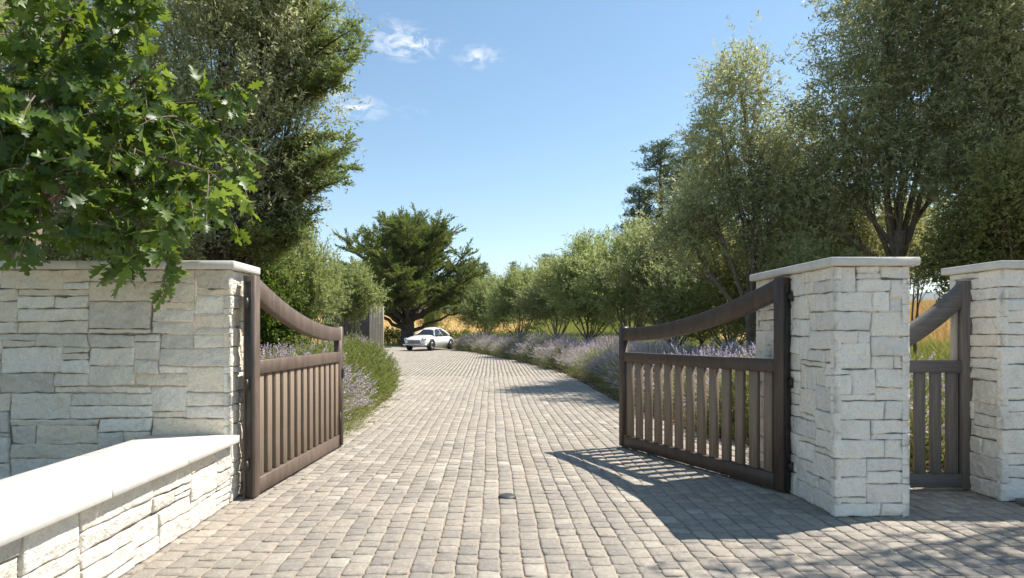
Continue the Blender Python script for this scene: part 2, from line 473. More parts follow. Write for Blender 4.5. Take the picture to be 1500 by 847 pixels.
# leaf materials
M['olive'] = mat_leaf('olive_leaves', [(0, (.12, .15, .055)), (.5, (.20, .235, .09)), (1, (.32, .34, .15))], back=(.36, .38, .23), trans=.45, tcol=(.36, .40, .08))
M['olive_big'] = mat_leaf('mature_olive_leaves', [(0, (.11, .135, .055)), (.5, (.21, .235, .10)), (1, (.40, .41, .21))], back=(.42, .44, .29), trans=.48, tcol=(.55, .56, .20))
M['olive_light'] = mat_leaf('young_olive_leaves', [(0, (.13, .165, .055)), (.5, (.225, .265, .09)), (1, (.35, .38, .16))], back=(.38, .41, .24), trans=.45, tcol=(.42, .50, .08))
M['oak'] = mat_leaf('lobed_oak_leaves', [(0, (.030, .062, .014)), (.6, (.055, .105, .020)), (1, (.11, .18, .03))], back=(.11, .16, .06), trans=.40, tcol=(.38, .52, .03), rough=.42, spec=.4)
M['cypress'] = mat_leaf('cypress_sprays', [(0, (.065, .092, .032)), (.5, (.135, .16, .055)), (1, (.25, .24, .09))], trans=.32, rough=.6, spec=.2)
M['pine'] = mat_leaf('pine_needles', [(0, (.035, .065, .040)), (.5, (.060, .100, .060)), (1, (.09, .135, .08))], trans=.15, rough=.6, spec=.2)
M['redwood'] = mat_leaf('conifer_sprays', [(0, (.08, .11, .042)), (.5, (.15, .18, .07)), (1, (.27, .28, .12))], trans=.4, rough=.5, spec=.3)
M['rosemary'] = mat_leaf('rosemary_leaves', [(0, (.10, .125, .035)), (.5, (.18, .205, .06)), (1, (.29, .30, .10))], back=(.22, .24, .09), trans=.38, tcol=(.40, .48, .08))
M['lav_leaf'] = mat_leaf('lavender_leaves', [(0, (.17, .19, .08)), (.5, (.26, .275, .12)), (1, (.38, .37, .19))], trans=.38, tcol=(.42, .46, .12))
M['lav_flower'] = mat_leaf('lavender_flowers', [(0, (.38, .30, .37)), (.5, (.52, .43, .49)), (1, (.68, .60, .64))], trans=.35, tcol=(.6, .5, .65), rough=.8, spec=.1)
M['shrub'] = mat_leaf('broadleaf_shrub', [(0, (.08, .12, .025)), (.5, (.15, .20, .04)), (1, (.25, .29, .06))], trans=.4)
M['yellowgreen'] = mat_leaf('sunlit_scrub_leaves', [(0, (.14, .155, .05)), (.5, (.25, .26, .09)), (1, (.40, .39, .17))], trans=.42, tcol=(.55, .54, .18))
M['hedge'] = mat_leaf('hedge_leaves', [(0, (.045, .08, .016)), (.5, (.085, .14, .025)), (1, (.15, .21, .04))], trans=.35)
M['grass'] = mat_leaf('green_grass_blades', [(0, (.17, .19, .05)), (.5, (.28, .29, .08)), (1, (.44, .42, .14))], trans=.3, tcol=(.5, .52, .12))
M['dry_grass'] = mat_leaf('dry_grass_blades', [(0, (.42, .28, .10)), (.5, (.56, .38, .15)), (1, (.68, .50, .24))], trans=.3, tcol=(.7, .5, .2))

# ================================================================== SETTING
def terrain():
    xs = np.concatenate([-np.geomspace(6000, 30, 30), np.arange(-28, 36.1, 1.0), np.geomspace(38, 6000, 36)])
    ys = np.concatenate([-np.geomspace(400, 12, 12), np.arange(-10, 70.1, 1.0), np.geomspace(73, 6000, 44)])
    X, Y = np.meshgrid(xs, ys)
    Z = g(X, Y) - 0.05
    Z += np.clip((Y - 56) / 30, 0, 1) * .25 * np.sin(X * .11) * np.sin(Y * .07)
    # planting bed banks beside the drive
    v = np.stack([X, Y, Z], -1).reshape(-1, 3)
    n2, n1 = X.shape; I = np.arange(n1 * n2).reshape(n2, n1)
    q = np.stack([I[:-1, :-1], I[:-1, 1:], I[1:, 1:], I[1:, :-1]], -1).reshape(-1, 4)
    m, nt, out = new_mat('ground_soil_and_dry_grass'); L = nt.links
    tc = N(nt, 'ShaderNodeTexCoord'); co = tc.outputs['Object']
    sep = N(nt, 'ShaderNodeSeparateXYZ'); L.new(co, sep.inputs[0])
    n1_ = noise(nt, co, .35, 5, .6); n2_ = noise(nt, co, 4.5, 6, .7); n3 = noise(nt, co, 30, 5, .7)
    gold = mixc(nt, (.60, .40, .15), (.46, .33, .15), rng_map(nt, n1_.outputs['Fac'], .4, .65, 0, 1))
    gold = mixc(nt, gold, (.30, .20, .08), rng_map(nt, n2_.outputs['Fac'], .5, .72, 0, .55))
    soil = mixc(nt, (.16, .125, .085), (.10, .12, .04), rng_map(nt, n2_.outputs['Fac'], .42, .6, 0, 1))
    soil = mixc(nt, soil, (.30, .30, .08), rng_map(nt, sep.outputs['Y'], 14, 30, 0, .85))
    soil = mixc(nt, soil, (.24, .19, .13), rng_map(nt, n3.outputs['Fac'], .5, .7, 0, .45))
    a0 = rng_map(nt, sep.outputs['Y'], 54, 57, 0, 1)
    sl = N(nt, 'ShaderNodeMath', operation='MULTIPLY_ADD'); L.new(sep.outputs['Y'], sl.inputs[0]); sl.inputs[1].default_value = .07; L.new(rng_map(nt, sep.outputs['X'], 0, 100, 0, -100), sl.inputs[2])
    am = N(nt, 'ShaderNodeMath', operation='MULTIPLY'); L.new(a0, am.inputs[0]); L.new(rng_map(nt, sl.outputs[0], 0, 2, 0, 1), am.inputs[1]); a = am.outputs[0]
    b = rng_map(nt, sep.outputs['X'], 17, 19, 0, 1)
    mx = N(nt, 'ShaderNodeMath', operation='MAXIMUM'); L.new(a, mx.inputs[0]); L.new(b, mx.inputs[1])
    c = mixc(nt, soil, gold, mx.outputs[0])
    bs = N(nt, 'ShaderNodeBsdfPrincipled', inp={'Roughness': .95}); bs.inputs['Specular IOR Level'].default_value = .1
    L.new(c, bs.inputs['Base Color'])
    bp = N(nt, 'ShaderNodeBump', inp={'Strength': .6, 'Distance': .08}); L.new(n3.outputs['Fac'], bp.inputs['Height']); L.new(bp.outputs[0], bs.inputs['Normal'])
    L.new(bs.outputs[0], out.inputs['Surface'])
    tag(link('ground', np_mesh('ground', v, q, mats=[m], smooth=True)), kind='structure')
terrain()

# far hills
def hills():
    R = np.random.RandomState(3)
    for nm, Y0, hmax, span, col in (('distant_hills', 3600, 430, 5200, (.09, .10, .07)),):
        n = 160; xs = np.linspace(-span, span, n)
        prof = hmax * (.75 + .14 * np.sin(xs / 700 + 1) + .08 * np.sin(xs / 260 + 2) + .03 * np.sin(xs / 90))
        rows = []
        for k, f in enumerate(np.concatenate([np.linspace(0, 1, 14) ** 1.2, [.8, .4, 0]])):
            y = Y0 + k * 110
            rows.append(np.stack([xs, np.full(n, y) + 60 * np.sin(xs / 300 + k), prof * f * (1 + .06 * np.sin(xs / 130 + k * 1.3)) - 2], -1))
        v = np.array(rows); nr_ = len(rows); I = np.arange(nr_ * n).reshape(nr_, n)
        q = np.stack([I[:-1, :-1], I[:-1, 1:], I[1:, 1:], I[1:, :-1]], -1).reshape(-1, 4)
        tag(link(nm, np_mesh(nm, v.reshape(-1, 3), q, mats=[mat_basic('hill_woodland', col, (.05, .07, .04), .01, .95, .05)], smooth=True)), kind='structure')
hills()

# driveway outline -------------------------------------------------
Lpts = [(-2.23, -3), (-2.23, 5.1), (-2.45, 5.3), (-2.45, 6.5), (-2.30, 9.5), (-2.22, 11.4), (-2.24, 13.8), (-2.7, 17.0), (-3.6, 21.5), (-5.2, 28), (-7.6, 36), (-11, 44), (-16, 49.5)]
Rpts = [(9.5, -3), (9.5, 5.95), (3.55, 6.0), (3.45, 7.2), (2.85, 9.3), (2.6, 12.5), (2.52, 17), (2.35, 20.5), (1.3, 26.8), (.3, 31), (-.85, 35.7), (-2.7, 41), (-4.5, 47.6)]
LY = np.array([p[1] for p in Lpts]); LX = np.array([p[0] for p in Lpts]); RY = np.array([p[1] for p in Rpts]); RX = np.array([p[0] for p in Rpts])
def xl(y): return np.interp(y, LY, LX)
def xr(y): return np.interp(y, RY, RX)
def driveway():
    R = np.random.RandomState(11)
    cw = 0.138
    V = []; Q = []; A = []; n = 0
    # template top: 5x5 grid pillow + skirt
    def stones(x0, x1, y0, y1, fine):
        nonlocal n
        K = len(x0); k = 5 if fine else 3
        e = np.array([0, .10, .5, .90, 1.]) if fine else np.array([0, .5, 1.])
        S, T = np.meshgrid(e, e)
        S = np.broadcast_to(S, (K, k, k)).copy(); T = np.broadcast_to(T, (K, k, k)).copy()
        X = x0[:, None, None] + (x1 - x0)[:, None, None] * S; Y = y0[:, None, None] + (y1 - y0)[:, None, None] * T
        jit = .006
        X += R.uniform(-jit, jit, X.shape); Y += R.uniform(-jit, jit, Y.shape)
        # outer corners pulled in (tumbled)
        corner = ((S == 0) | (S == 1)) & ((T == 0) | (T == 1))
        cx = ((x0 + x1) / 2)[:, None, None]; cy = ((y0 + y1) / 2)[:, None, None]
        X = np.where(corner, X + (cx - X) * .09, X); Y = np.where(corner, Y + (cy - Y) * .07, Y)
        border = ((S == 0) | (S == 1) | (T == 0) | (T == 1))
        X = X + .007 * np.sin(Y * 1.3 + X * 2.3) + .003 * np.sin(Y * 4.1 - X * 3.7 + 1); Y = Y + .012 * np.sin(X * 3.1 + Y * .9) + .006 * np.sin(X * 8.3 - Y * 2.2)
        Z = g(X, Y) + R.uniform(-.0022, .0022, (K, 1, 1)) + R.uniform(-.0025, .0025, (K, 1, 1)) * (S - .5) * 2 + R.uniform(-.003, .003, (K, 1, 1)) * (T - .5)
        Z += np.where(border, -.0045, 0) + R.uniform(-.0015, .0015, X.shape)
        v = np.stack([X, Y, Z], -1).reshape(K, k * k, 3)
        I = np.arange(k * k).reshape(k, k)
        q = np.stack([I[:-1, :-1], I[:-1, 1:], I[1:, 1:], I[1:, :-1]], -1).reshape(-1, 4)
        ring = np.concatenate([I[0, :], I[1:, -1], I[-1, -2::-1], I[-2:0:-1, 0]])
        sk = v[:, ring, :] - np.array([0, 0, .025]); m = len(ring)
        c_ = k * k + np.arange(m)
        q2 = np.stack([np.roll(ring, -1), ring, c_, np.roll(c_, -1)], -1)
        v = np.concatenate([v, sk], 1); q = np.concatenate([q, q2]); nv = k * k + m
        V.append(v.reshape(-1, 3)); Q.append((q[None] + (n + np.arange(K) * nv)[:, None, None]).reshape(-1, 4)); n += K * nv
        A.append(np.repeat(R.uniform(0, 1, K), len(q)))
    cols = np.arange(-16.5, 9.5, cw)
    f0, f1, f2, f3 = [], [], [], []; c0, c1, c2, c3 = [], [], [], []
    for cx in cols:
        y = -.8 + R.uniform(0, .2)
        while y < 47.6:
            l = R.choice([.115, .14, .165, .20], p=[.25, .35, .25, .15])
            ym = y + l / 2
            a = max(cx, xl(ym)); b = min(cx + cw, xr(ym))
            if b - a > .045:
                w = .0038
                if y < 19: f0.append(a + w); f1.append(b - w); f2.append(y + w); f3.append(y + l - w)
                else: c0.append(a + w); c1.append(b - w); c2.append(y + w); c3.append(y + l - w)
            y += l
    stones(*[np.array(a) for a in (f0, f1, f2, f3)], True)
    stones(*[np.array(a) for a in (c0, c1, c2, c3)], False)
    m, nt, out = new_mat('tumbled_stone_pavers'); L = nt.links
    tc = N(nt, 'ShaderNodeTexCoord'); co = tc.outputs['Object']
    at = N(nt, 'ShaderNodeAttribute', attribute_name='v')
    r = ramp(nt, [(0, (.305, .272, .232)), (.25, (.345, .307, .258)), (.5, (.37, .327, .27)), (.72, (.395, .34, .275)), (.9, (.425, .375, .305)), (1, (.52, .465, .39))])
    L.new(at.outputs['Fac'], r.inputs['Fac'])
    n1 = noise(nt, co, 22, 6, .65, .3); n2 = noise(nt, co, 120, 4, .7); n3 = noise(nt, co, .8, 3)
    c = mixc(nt, r.outputs['Color'], (.21, .195, .175), rng_map(nt, n1.outputs['Fac'], .5, .78, 0, .6))
    c = mixc(nt, c, (.66, .63, .57), rng_map(nt, n1.outputs['Fac'], .48, .28, 0, .35))
    c = mixc(nt, c, (.15, .14, .13), rng_map(nt, n2.outputs['Fac'], .52, .70, 0, .75))
    n7 = noise(nt, co, 1.7, 6, .7, .6); c = mixc(nt, c, (.17, .155, .135), rng_map(nt, n7.outputs['Fac'], .52, .75, 0, .45))
    c = mixc(nt, c, (.50, .42, .33), rng_map(nt, n3.outputs['Fac'], .5, .7, 0, .25))
    b = N(nt, 'ShaderNodeBsdfPrincipled', inp={'Roughness': .8}); b.inputs['Specular IOR Level'].default_value = .3
    L.new(c, b.inputs['Base Color'])
    ad = N(nt, 'ShaderNodeMath', operation='ADD'); L.new(n1.outputs['Fac'], ad.inputs[0]); L.new(n2.outputs['Fac'], ad.inputs[1])
    bp = N(nt, 'ShaderNodeBump', inp={'Strength': .9, 'Distance': .014}); L.new(ad.outputs[0], bp.inputs['Height']); L.new(bp.outputs[0], b.inputs['Normal'])
    L.new(b.outputs[0], out.inputs['Surface'])
    o = link('driveway', np_mesh('driveway', np.concatenate(V), np.concatenate(Q), None, np.concatenate(A), mats=[m], smooth=False))
    tag(o, kind='structure')
    # sand bed under the stones
    ys = np.concatenate([np.arange(-3, 5.9, .5), [5.95, 6.0], np.arange(6.5, 47.7, .5)])
    rows = []
    for y in ys:
        a, b_ = xl(y), xr(y); x = np.linspace(a - .01, b_ + .01, 9)
        rows.append(np.stack([x, np.full(9, y), g(x, np.full(9, y)) - .0095], -1))
    v = np.array(rows); I = np.arange(len(ys) * 9).reshape(-1, 9)
    q = np.stack([I[:-1, :-1], I[:-1, 1:], I[1:, 1:], I[1:, :-1]], -1).reshape(-1, 4)
    tag(link('sand_joint_bed', np_mesh('sand_joint_bed', v.reshape(-1, 3), q, mats=[mat_basic('jointing_sand', (.40, .33, .245), (.26, .215, .165), 40, .95, .1, .4)])), kind='structure')
driveway()

# bark mulch on both beds
def mulch():
    R = np.random.RandomState(5)
    K = 26000
    y = R.uniform(5.6, 30, K); side = R.uniform(0, 1, K) < .6
    x = np.where(side, xl(y) - R.uniform(0.0, 1, K) ** 1.3 * 1.5, xr(y) + R.uniform(0, 1, K) ** 1.3 * 1.2)
    k = ~((x > 2.6) & (y < 6.3)) & ~((x < -2.2) & (y < 5.9)); x = x[k]; y = y[k]; K = len(x)
    c = np.stack([x, y, g(x, y) - .012 + R.uniform(-.012, .012, K)], -1)
    d = unit(R.normal(size=(K, 3)) * np.array([1, 1, .35])); s = unit(np.cross(d, R.normal(size=(K, 3)) * .4 + np.array([0, 0, 1.])))
    l = R.uniform(.012, .04, (K, 1)); w = R.uniform(.006, .014, (K, 1)); up = np.array([0, 0, .006])
    v = np.stack([c - d * l - s * w, c + d * l - s * w + up, c + d * l + s * w + up, c - d * l + s * w], 1).reshape(-1, 3)
    mm = mat_leaf('bark_chips', [(0, (.12, .07, .04)), (.5, (.26, .16, .09)), (1, (.48, .34, .22))], trans=0.0, rough=.9)
    tag(link('mulch', np_mesh('mulch', v, np.arange(K * 4).reshape(-1, 4), None, R.uniform(0, 1, K), mats=[mm])),
        'loose brown bark mulch along the edges of the paved drive', 'mulch', kind='stuff')
    # base sheet
    for nm, fa, fb in (('planting_bed', lambda y: xl(y) - 2.6, lambda y: xl(y) - .012), ('planting_bed', lambda y: xr(y) + .012, lambda y: xr(y) + 5.0)):
        ys = np.concatenate([np.arange(6.02, 44, .5)]); rows = []
        for yy in ys:
            xx = np.linspace(fa(yy), fb(yy), 5); rows.append(np.stack([xx, np.full(5, yy), g(xx, np.full(5, yy)) - .028 + 0 * xx], -1))
        I = np.arange(len(ys) * 5).reshape(-1, 5)
        q = np.stack([I[:-1, :-1], I[:-1, 1:], I[1:, 1:], I[1:, :-1]], -1).reshape(-1, 4)
        tag(link(nm, np_mesh(nm, np.array(rows).reshape(-1, 3), q, mats=[mat_basic('bed_soil', (.20, .135, .085), (.10, .07, .045), 35, .95, .1, .5)])), kind='structure')
mulch()

# grasses -------------------------------------------------------------
def blades(name, x, y, h, w, mat, seed, label, cat, lean=.3, zoff=-.06):
    R = np.random.RandomState(seed); K = len(x)
    c = np.stack([x, y, g(x, y) + zoff], -1); hh = h * R.uniform(.5, 1.2, (K, 1))
    s = unit(R.normal(size=(K, 3)) * np.array([1, 1, 0])) * w * R.uniform(.6, 1.3, (K, 1))
    tip = c + np.array([0, 0, 1.]) * hh + R.normal(size=(K, 3)) * np.array([1, 1, .1]) * lean * hh
    mid = c + (tip - c) * .5 + np.array([0, 0, .08]) * hh
    v = np.stack([c - s, c + s, mid + s * .7, tip], 1).reshape(-1, 3)
    tag(link(name, np_mesh(name, v, np.arange(K * 4).reshape(-1, 4), None, R.uniform(0, 1, K), mats=[mat])), label, cat, kind='stuff')
R = np.random.RandomState(21)
n = 90000; y = 8 + 40 * R.uniform(0, 1, n) ** .8; x = xr(y) + 2.2 + R.uniform(0, 1, n) * 14
yf = R.uniform(45, 110, 60000); xf = yf * R.uniform(.06, .36, 60000) + .5; y = np.concatenate([y, yf]); x = np.concatenate([x, xf])
blades('tall_grass', x, y, .75, .016, M['grass'], 22, 'tall yellow green grass growing under the olive trees', 'grass')
n = 30000; x = R.uniform(-14, 14, n); y = R.uniform(47.9, 55, n)
blades('lawn_grass', x, y, .18, .02, M['grass'], 23, 'short green grass verge beyond the end of the drive', 'grass')
n = 60000; y = R.uniform(50, 120, n); x = R.uniform(-.35, .25, n) * y
k = (y > 55) & (x < .07 * y - .5); x, y = x[k], y[k]
n2_ = 30000; y2 = R.uniform(20, 60, n2_); x2 = y2 * R.uniform(.62, .82, n2_); k = x2 > 17; x = np.concatenate([x, x2[k]]); y = np.concatenate([y, y2[k]])
blades('dry_meadow_grass', x, y, .5, .02, M['dry_grass'], 24, 'golden dry grass covering the field and hillside', 'grass', .35)

# ================================================================== STONE WALLS
hU = H
# left boundary wall
yF = 3.58 * hU; wx1 = -1.522 * hU; capZ = 1.41 * hU
t = thing('boundary_wall', 'long cream stone wall with flat coping left of the open gate', 'wall', (wx1, yF, 0))
w = stone_block(None, -8.5 - wx1, 0, 0, .48, -.0, capZ - .068, 100, M['stone'], 'FRB', .018, cu=.075, cv=.0555, wr=(3, 10), hp=(1, 2, 2, 2, 3, 3, 4), gap=.0034)
w.parent = t
xx = .055
for ln in (1.32, 1.05, 1.18, 1.1, 1.25, .95):
    mb = MB(); mb.bevbox((xx - ln + .0015, -.055, capZ - .066), (xx - .0015, .535, capZ), .005); mb.build('coping_slab', M['coping'], t); xx -= ln

# low wall towards the viewer
lx1 = -1.512 * hU; lz = .60 * .0 + .40 * hU
t = thing('low_wall', 'low white stone wall topped with wide white slabs in the left foreground', 'low wall', (lx1, yF, 0))
w = stone_block(None, -.62, 0, -5.9, -.012, 0, lz - .064, 140, M['stone'], 'LR', .016, cu=.07, cv=.051, wr=(4, 10), hp=(1, 2, 3, 3, 4), gap=.004, amp=.7); w.parent = t
yy = -.014; zt = lz
R_ = random.Random(4)
for k in range(7):
    ln = .868
    mb = MB(); mb.bevbox((-.70, yy - ln + .0035, zt - .0615), (.072, yy - .0035, zt), .004); mb.build('coping_slab', M['coping'], t)
    yy -= ln

# right pier
px0 = 1.852 * hU; px1 = 2.258 * hU; py0 = 3.32 * hU; py1 = 4.30 * hU; pz = 1.40 * hU
t = thing('stone_pier', 'thick white stone pier with flat coping beside the right gate leaf', 'pier', (px0, py0, 0))
w = stone_block(None, 0, px1 - px0, 0, py1 - py0, 0, pz - .066, 213, M['stone_white'], 'FLRB', .014, cu=.036, cv=.0505, wr=(4, 12), hp=(1, 2, 2, 3, 3, 4), gap=.0034, amp=.8); w.parent = t
mb = MB(); mb.bevbox((-.05, -.05, pz - .064), (px1 - px0 + .055, py1 - py0 + .05, pz), .006); mb.build('coping', M['coping'], t)

# second wall right
qx0 = 3.0 * hU; qy0 = 3.61 * hU; qy1 = 4.02 * hU; qz = 1.415 * hU
t = thing('stone_wall', 'white stone wall end with flat coping at the right edge beside the small gate', 'wall', (qx0, qy0, 0))
w = stone_block(None, 0, 2.6, 0, qy1 - qy0, 0, qz - .066, 236, M['stone_white'], 'FLB', .018, cu=.055, cv=.0505, wr=(4, 8), hp=(2, 2, 2, 3, 3, 4), gap=.0036); w.parent = t
mb = MB(); mb.bevbox((-.055, -.05, qz - .064), (2.65, qy1 - qy0 + .05, qz), .006); mb.build('coping', M['coping'], t)

# dark slab at foot of right wall
mb = MB(); mb.bevbox((0, 0, 0), (1.6, .30, .045), .006)
o = mb.build('stone_step', M['slate']); o.location = (3.045 * hU, 3.37 * hU, .002)
tag(o, 'dark grey slab lying at the foot of the right hand wall', 'step')

# ================================================================== GATES
def gate_leaf(name, label, a, b, mats, nsl=13, hinge_top=1.337, stile=.105, end_w=.085, zscale=1.0, side=1):
    """a = hinge point, b = free end (ground plan); local x from hinge to free end"""
    a = np.array(a); b = np.array(b); L_ = float(np.linalg.norm(b - a)); ang = math.atan2(b[1] - a[1], b[0] - a[0])
    t = thing(name, label, 'gate', (a[0], a[1], 0), ang)
    h = hU; th = .052
    frame, slat = mats
    T1 = hinge_top * h; T2 = 1.035 * h
    mb = MB(); mb.bevbox((0, -th, .015), (stile, th, T1), .004); mb.build('hinge_stile', frame, t)
    # free stile with a rounded top
    n = 9; prof = [(L_ - end_w, .02), (L_, .02)]
    for k in range(n + 1):
        aa = math.pi * k / n * .5
        prof.append((L_ - .045 + .045 * math.cos(aa) , T2 + .012 - .045 + .045 * math.sin(aa)))
    prof.append((L_ - end_w, T2 + .012))
    pr = np.array(prof); m = len(pr)
    V_ = np.concatenate([np.stack([pr[:, 0], np.full(m, -th * .9), pr[:, 1]], -1), np.stack([pr[:, 0], np.full(m, th * .9), pr[:, 1]], -1)])
    mb = MB(); Qs = [[k, (k + 1) % m, m + (k + 1) % m, m + k] for k in range(m)]
    cen = pr.mean(0); V_ = np.concatenate([V_, [[cen[0], -th * .9, cen[1]], [cen[0], th * .9, cen[1]]]])
    Ts = [[2 * m, (k + 1) % m, k] for k in range(m)] + [[2 * m + 1, m + k, m + (k + 1) % m] for k in range(m)]
    mb.add(V_, [q[::-1] for q in Qs], [q[::-1] for q in Ts]); mb.build('end_stile', frame, t)
    x0 = stile + .001; x1 = L_ - end_w - .001
    # swept top rail
    s = np.linspace(0, 1, 33); xs = x0 + (x1 - x0) * s
    top = T2 - .004 + (T1 - .012 - T2) * ((1 - s) ** 2.0) * (1 + .0 * s)
    tk = .108 * h * (1 + .15 * (1 - s))
    bot = top - tk
    y_ = th * .86
    sec = []
    c = .005
    for X_, a_, b_ in zip(xs, top, bot):
        sec.append([[X_, -y_ + c, a_], [X_, y_ - c, a_], [X_, y_, a_ - c], [X_, y_, b_ + c], [X_, y_ - c, b_], [X_, -y_ + c, b_], [X_, -y_, b_ + c], [X_, -y_, a_ - c]])
    sec = np.array(sec); k8 = 8; Q8 = []
    for i in range(len(xs) - 1):
        for j in range(8):
            j2 = (j + 1) % 8; Q8.append([i * 8 + j, (i + 1) * 8 + j, (i + 1) * 8 + j2, i * 8 + j2])
    mb = MB(); mb.add(sec.reshape(-1, 3), Q8); mb.add(sec[0], [[0, 1, 2, 3], [4, 5, 6, 7], [0, 3, 4, 7]]); mb.add(sec[-1], [[3, 2, 1, 0], [7, 6, 5, 4], [7, 4, 3, 0]])
    mb.build('top_rail', frame, t)
    mb = MB(); mb.bevbox((x0, -y_, .742 * h), (x1, y_, .825 * h), .004); mb.build('middle_rail', frame, t)
    mb = MB(); mb.bevbox((x0, -y_, .022), (x1, y_, .022 + .095 * h), .004); mb.build('bottom_rail', frame, t)
    zb = .022 + .095 * h + .001; ztp = .742 * h - .001
    # narrow edge battens then slats
    gap = (x1 - x0) / nsl; sw = gap * .42
    me = None
    for k in range(nsl):
        xc = gap * (k + .5)
        if me is None:
            mb = MB(); mb.bevbox((-sw, -.024, zb), (sw * .30, .024, ztp), .003); me = mb.mesh('slat', slat)
        o = link('slat', me, t); o.location = (x0 + xc + sw * .35, 0, 0)
    mb = MB(); mb.bevbox((L_ - end_w + .012, -th - .012, .60 * h), (L_ - .012, -th * .9 - .001, .68 * h), .003); mb.build('latch', M['black_steel'], t)
    mb = MB(); mb.tube([(L_ - end_w - .06, -th - .004, .03), (L_ - end_w - .06, -th - .004, .45)], .009, 8); mb.build('drop_bolt', M['black_steel'], t)
    return t

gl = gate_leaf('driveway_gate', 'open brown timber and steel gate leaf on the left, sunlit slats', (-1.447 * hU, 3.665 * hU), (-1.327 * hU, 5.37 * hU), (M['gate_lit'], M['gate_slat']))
gr = gate_leaf('driveway_gate', 'open brown gate leaf on the right, shade painted into its frame, casting its slatted shadow', (1.828 * hU, 3.80 * hU), (1.135 * hU, 5.34 * hU), (M['gate_shaded'], M['gate_slat']))
# hinges on left gate: small blocks to the wall
def hinge_set(t, y_side, zs):
    mb = MB()
    mb.bevbox((-.014, -.030, .02), (-.003, .030, 1.30 * hU), .003)
    mb.build('hinge_plate', M['black_steel'], t)
    for z in zs:
        mb = MB(); mb.tube([(-.045, 0, z), (-.045, 0, z + .09)], .016, 10); mb.bevbox((-.05, -.012, z + .02), (-.002, .012, z + .07), .002)
        mb.build('hinge', M['black_steel'], t)
hinge_set(gl, 1, (.25, .95, 1.65)); hinge_set(gr, 1, (.2, .95, 1.72))
# black steel post between the right leaf and its pier
t = thing('gate_post', 'slim black steel post fixed between the right gate leaf and the pier', 'post', (px0 - .008, 3.86 * hU, 0))
mb = MB(); mb.bevbox((-.035, -.03, .0), (-.014, .10, 1.33 * hU), .004); mb.build('post', M['black_steel'], t)
for zb_ in (1.28 * hU, .2):
    mb = MB(); mb.bevbox((-.013, -.02, zb_), (.006, .06, zb_ + .04), .002); mb.build('bracket', M['black_steel'], t)

# pedestrian gate
def small_gate():
    x0 = px1 + .03; x1 = qx0 + .06 * hU; y0 = 3.88 * hU
    x1 = (1425 - VX) / F * y0
    t = thing('garden_gate', 'narrow closed grey timber gate between the two stone piers', 'gate', (x0, y0, 0))
    L_ = x1 - x0 ; h = hU; th = .045; st = .125
    mb = MB(); mb.bevbox((L_ - st, -th, .02), (L_, th, 1.322 * h), .004); mb.build('hinge_stile', M['wood_grey'], t)
    mb = MB(); mb.bevbox((L_ - st - .05, th * .2, .02), (L_ - st - .001, th, 1.20 * h), .004); mb.build('stop_batten', M['fence_wood'], t)
    mb = MB(); mb.bevbox((0, -th * .9, .02), (.10, th * .9, .97 * h), .004); mb.build('end_stile', M['wood_grey'], t)
    xa = .101; xb = L_ - st - .001
    s = np.linspace(0, 1, 21); xs = xa + (xb - xa) * s
    top = .93 * h + (1.30 - .93) * h * s ** 1.6; bot = top - .115 * h - .03 * s * h; y_ = th * .85
    sec = np.array([[[X_, -y_, a_], [X_, y_, a_], [X_, y_, b_], [X_, -y_, b_]] for X_, a_, b_ in zip(xs, top, bot)])
    Q4 = [[i * 4 + j, (i + 1) * 4 + j, (i + 1) * 4 + (j + 1) % 4, i * 4 + (j + 1) % 4] for i in range(20) for j in range(4)]
    mb = MB(); mb.add(sec.reshape(-1, 3), Q4); mb.add(sec[0], [[0, 1, 2, 3]]); mb.add(sec[-1], [[3, 2, 1, 0]]); mb.build('top_rail', M['wood_grey_h'], t)
    mb = MB(); mb.bevbox((xa, -y_, .742 * h), (xb, y_, .818 * h), .004); mb.build('middle_rail', M['wood_grey_h'], t)
    mb = MB(); mb.bevbox((xa, -y_, .03), (xb, y_, .105 * h), .004); mb.build('bottom_rail', M['wood_grey_h'], t)
    n = 6; gp = (xb - xa) / n; me = None
    for k in range(n):
        if me is None:
            mb = MB(); mb.bevbox((-gp * .30, -.022, .105 * h + .001), (gp * .30, .022, .742 * h - .001), .003); me = mb.mesh('slat', M['wood_grey'])
        o = link('slat', me, t); o.location = (xa + gp * (k + .5), 0, 0)
small_gate()

# dark disc set in the drive
cx, cy = Pg(743, 728)
mb = MB(); rr = np.array([.078, .078, .072, .055, .03, .001]); zz = np.array([-.01, .006, .014, .021, .025, .026])
mb.tube(np.stack([np.zeros(6), np.zeros(6), zz], -1), rr, 28)
v = mb.v[0]; a = np.linspace(0, 2 * math.pi, 28, endpoint=False)
for i in range(6): v[i * 28:(i + 1) * 28] = np.stack([rr[i] * np.cos(a), rr[i] * np.sin(a), np.full(28, zz[i])], -1)
o = mb.build('ground_stud', mat_basic('dark_cast_metal', (.035, .035, .036), (.06, .06, .06), 40, .55, .5, .2), smooth=True); o.location = (cx, cy, 0)
tag(o, 'small round dark metal stud set in the middle of the paving', 'ground stud')

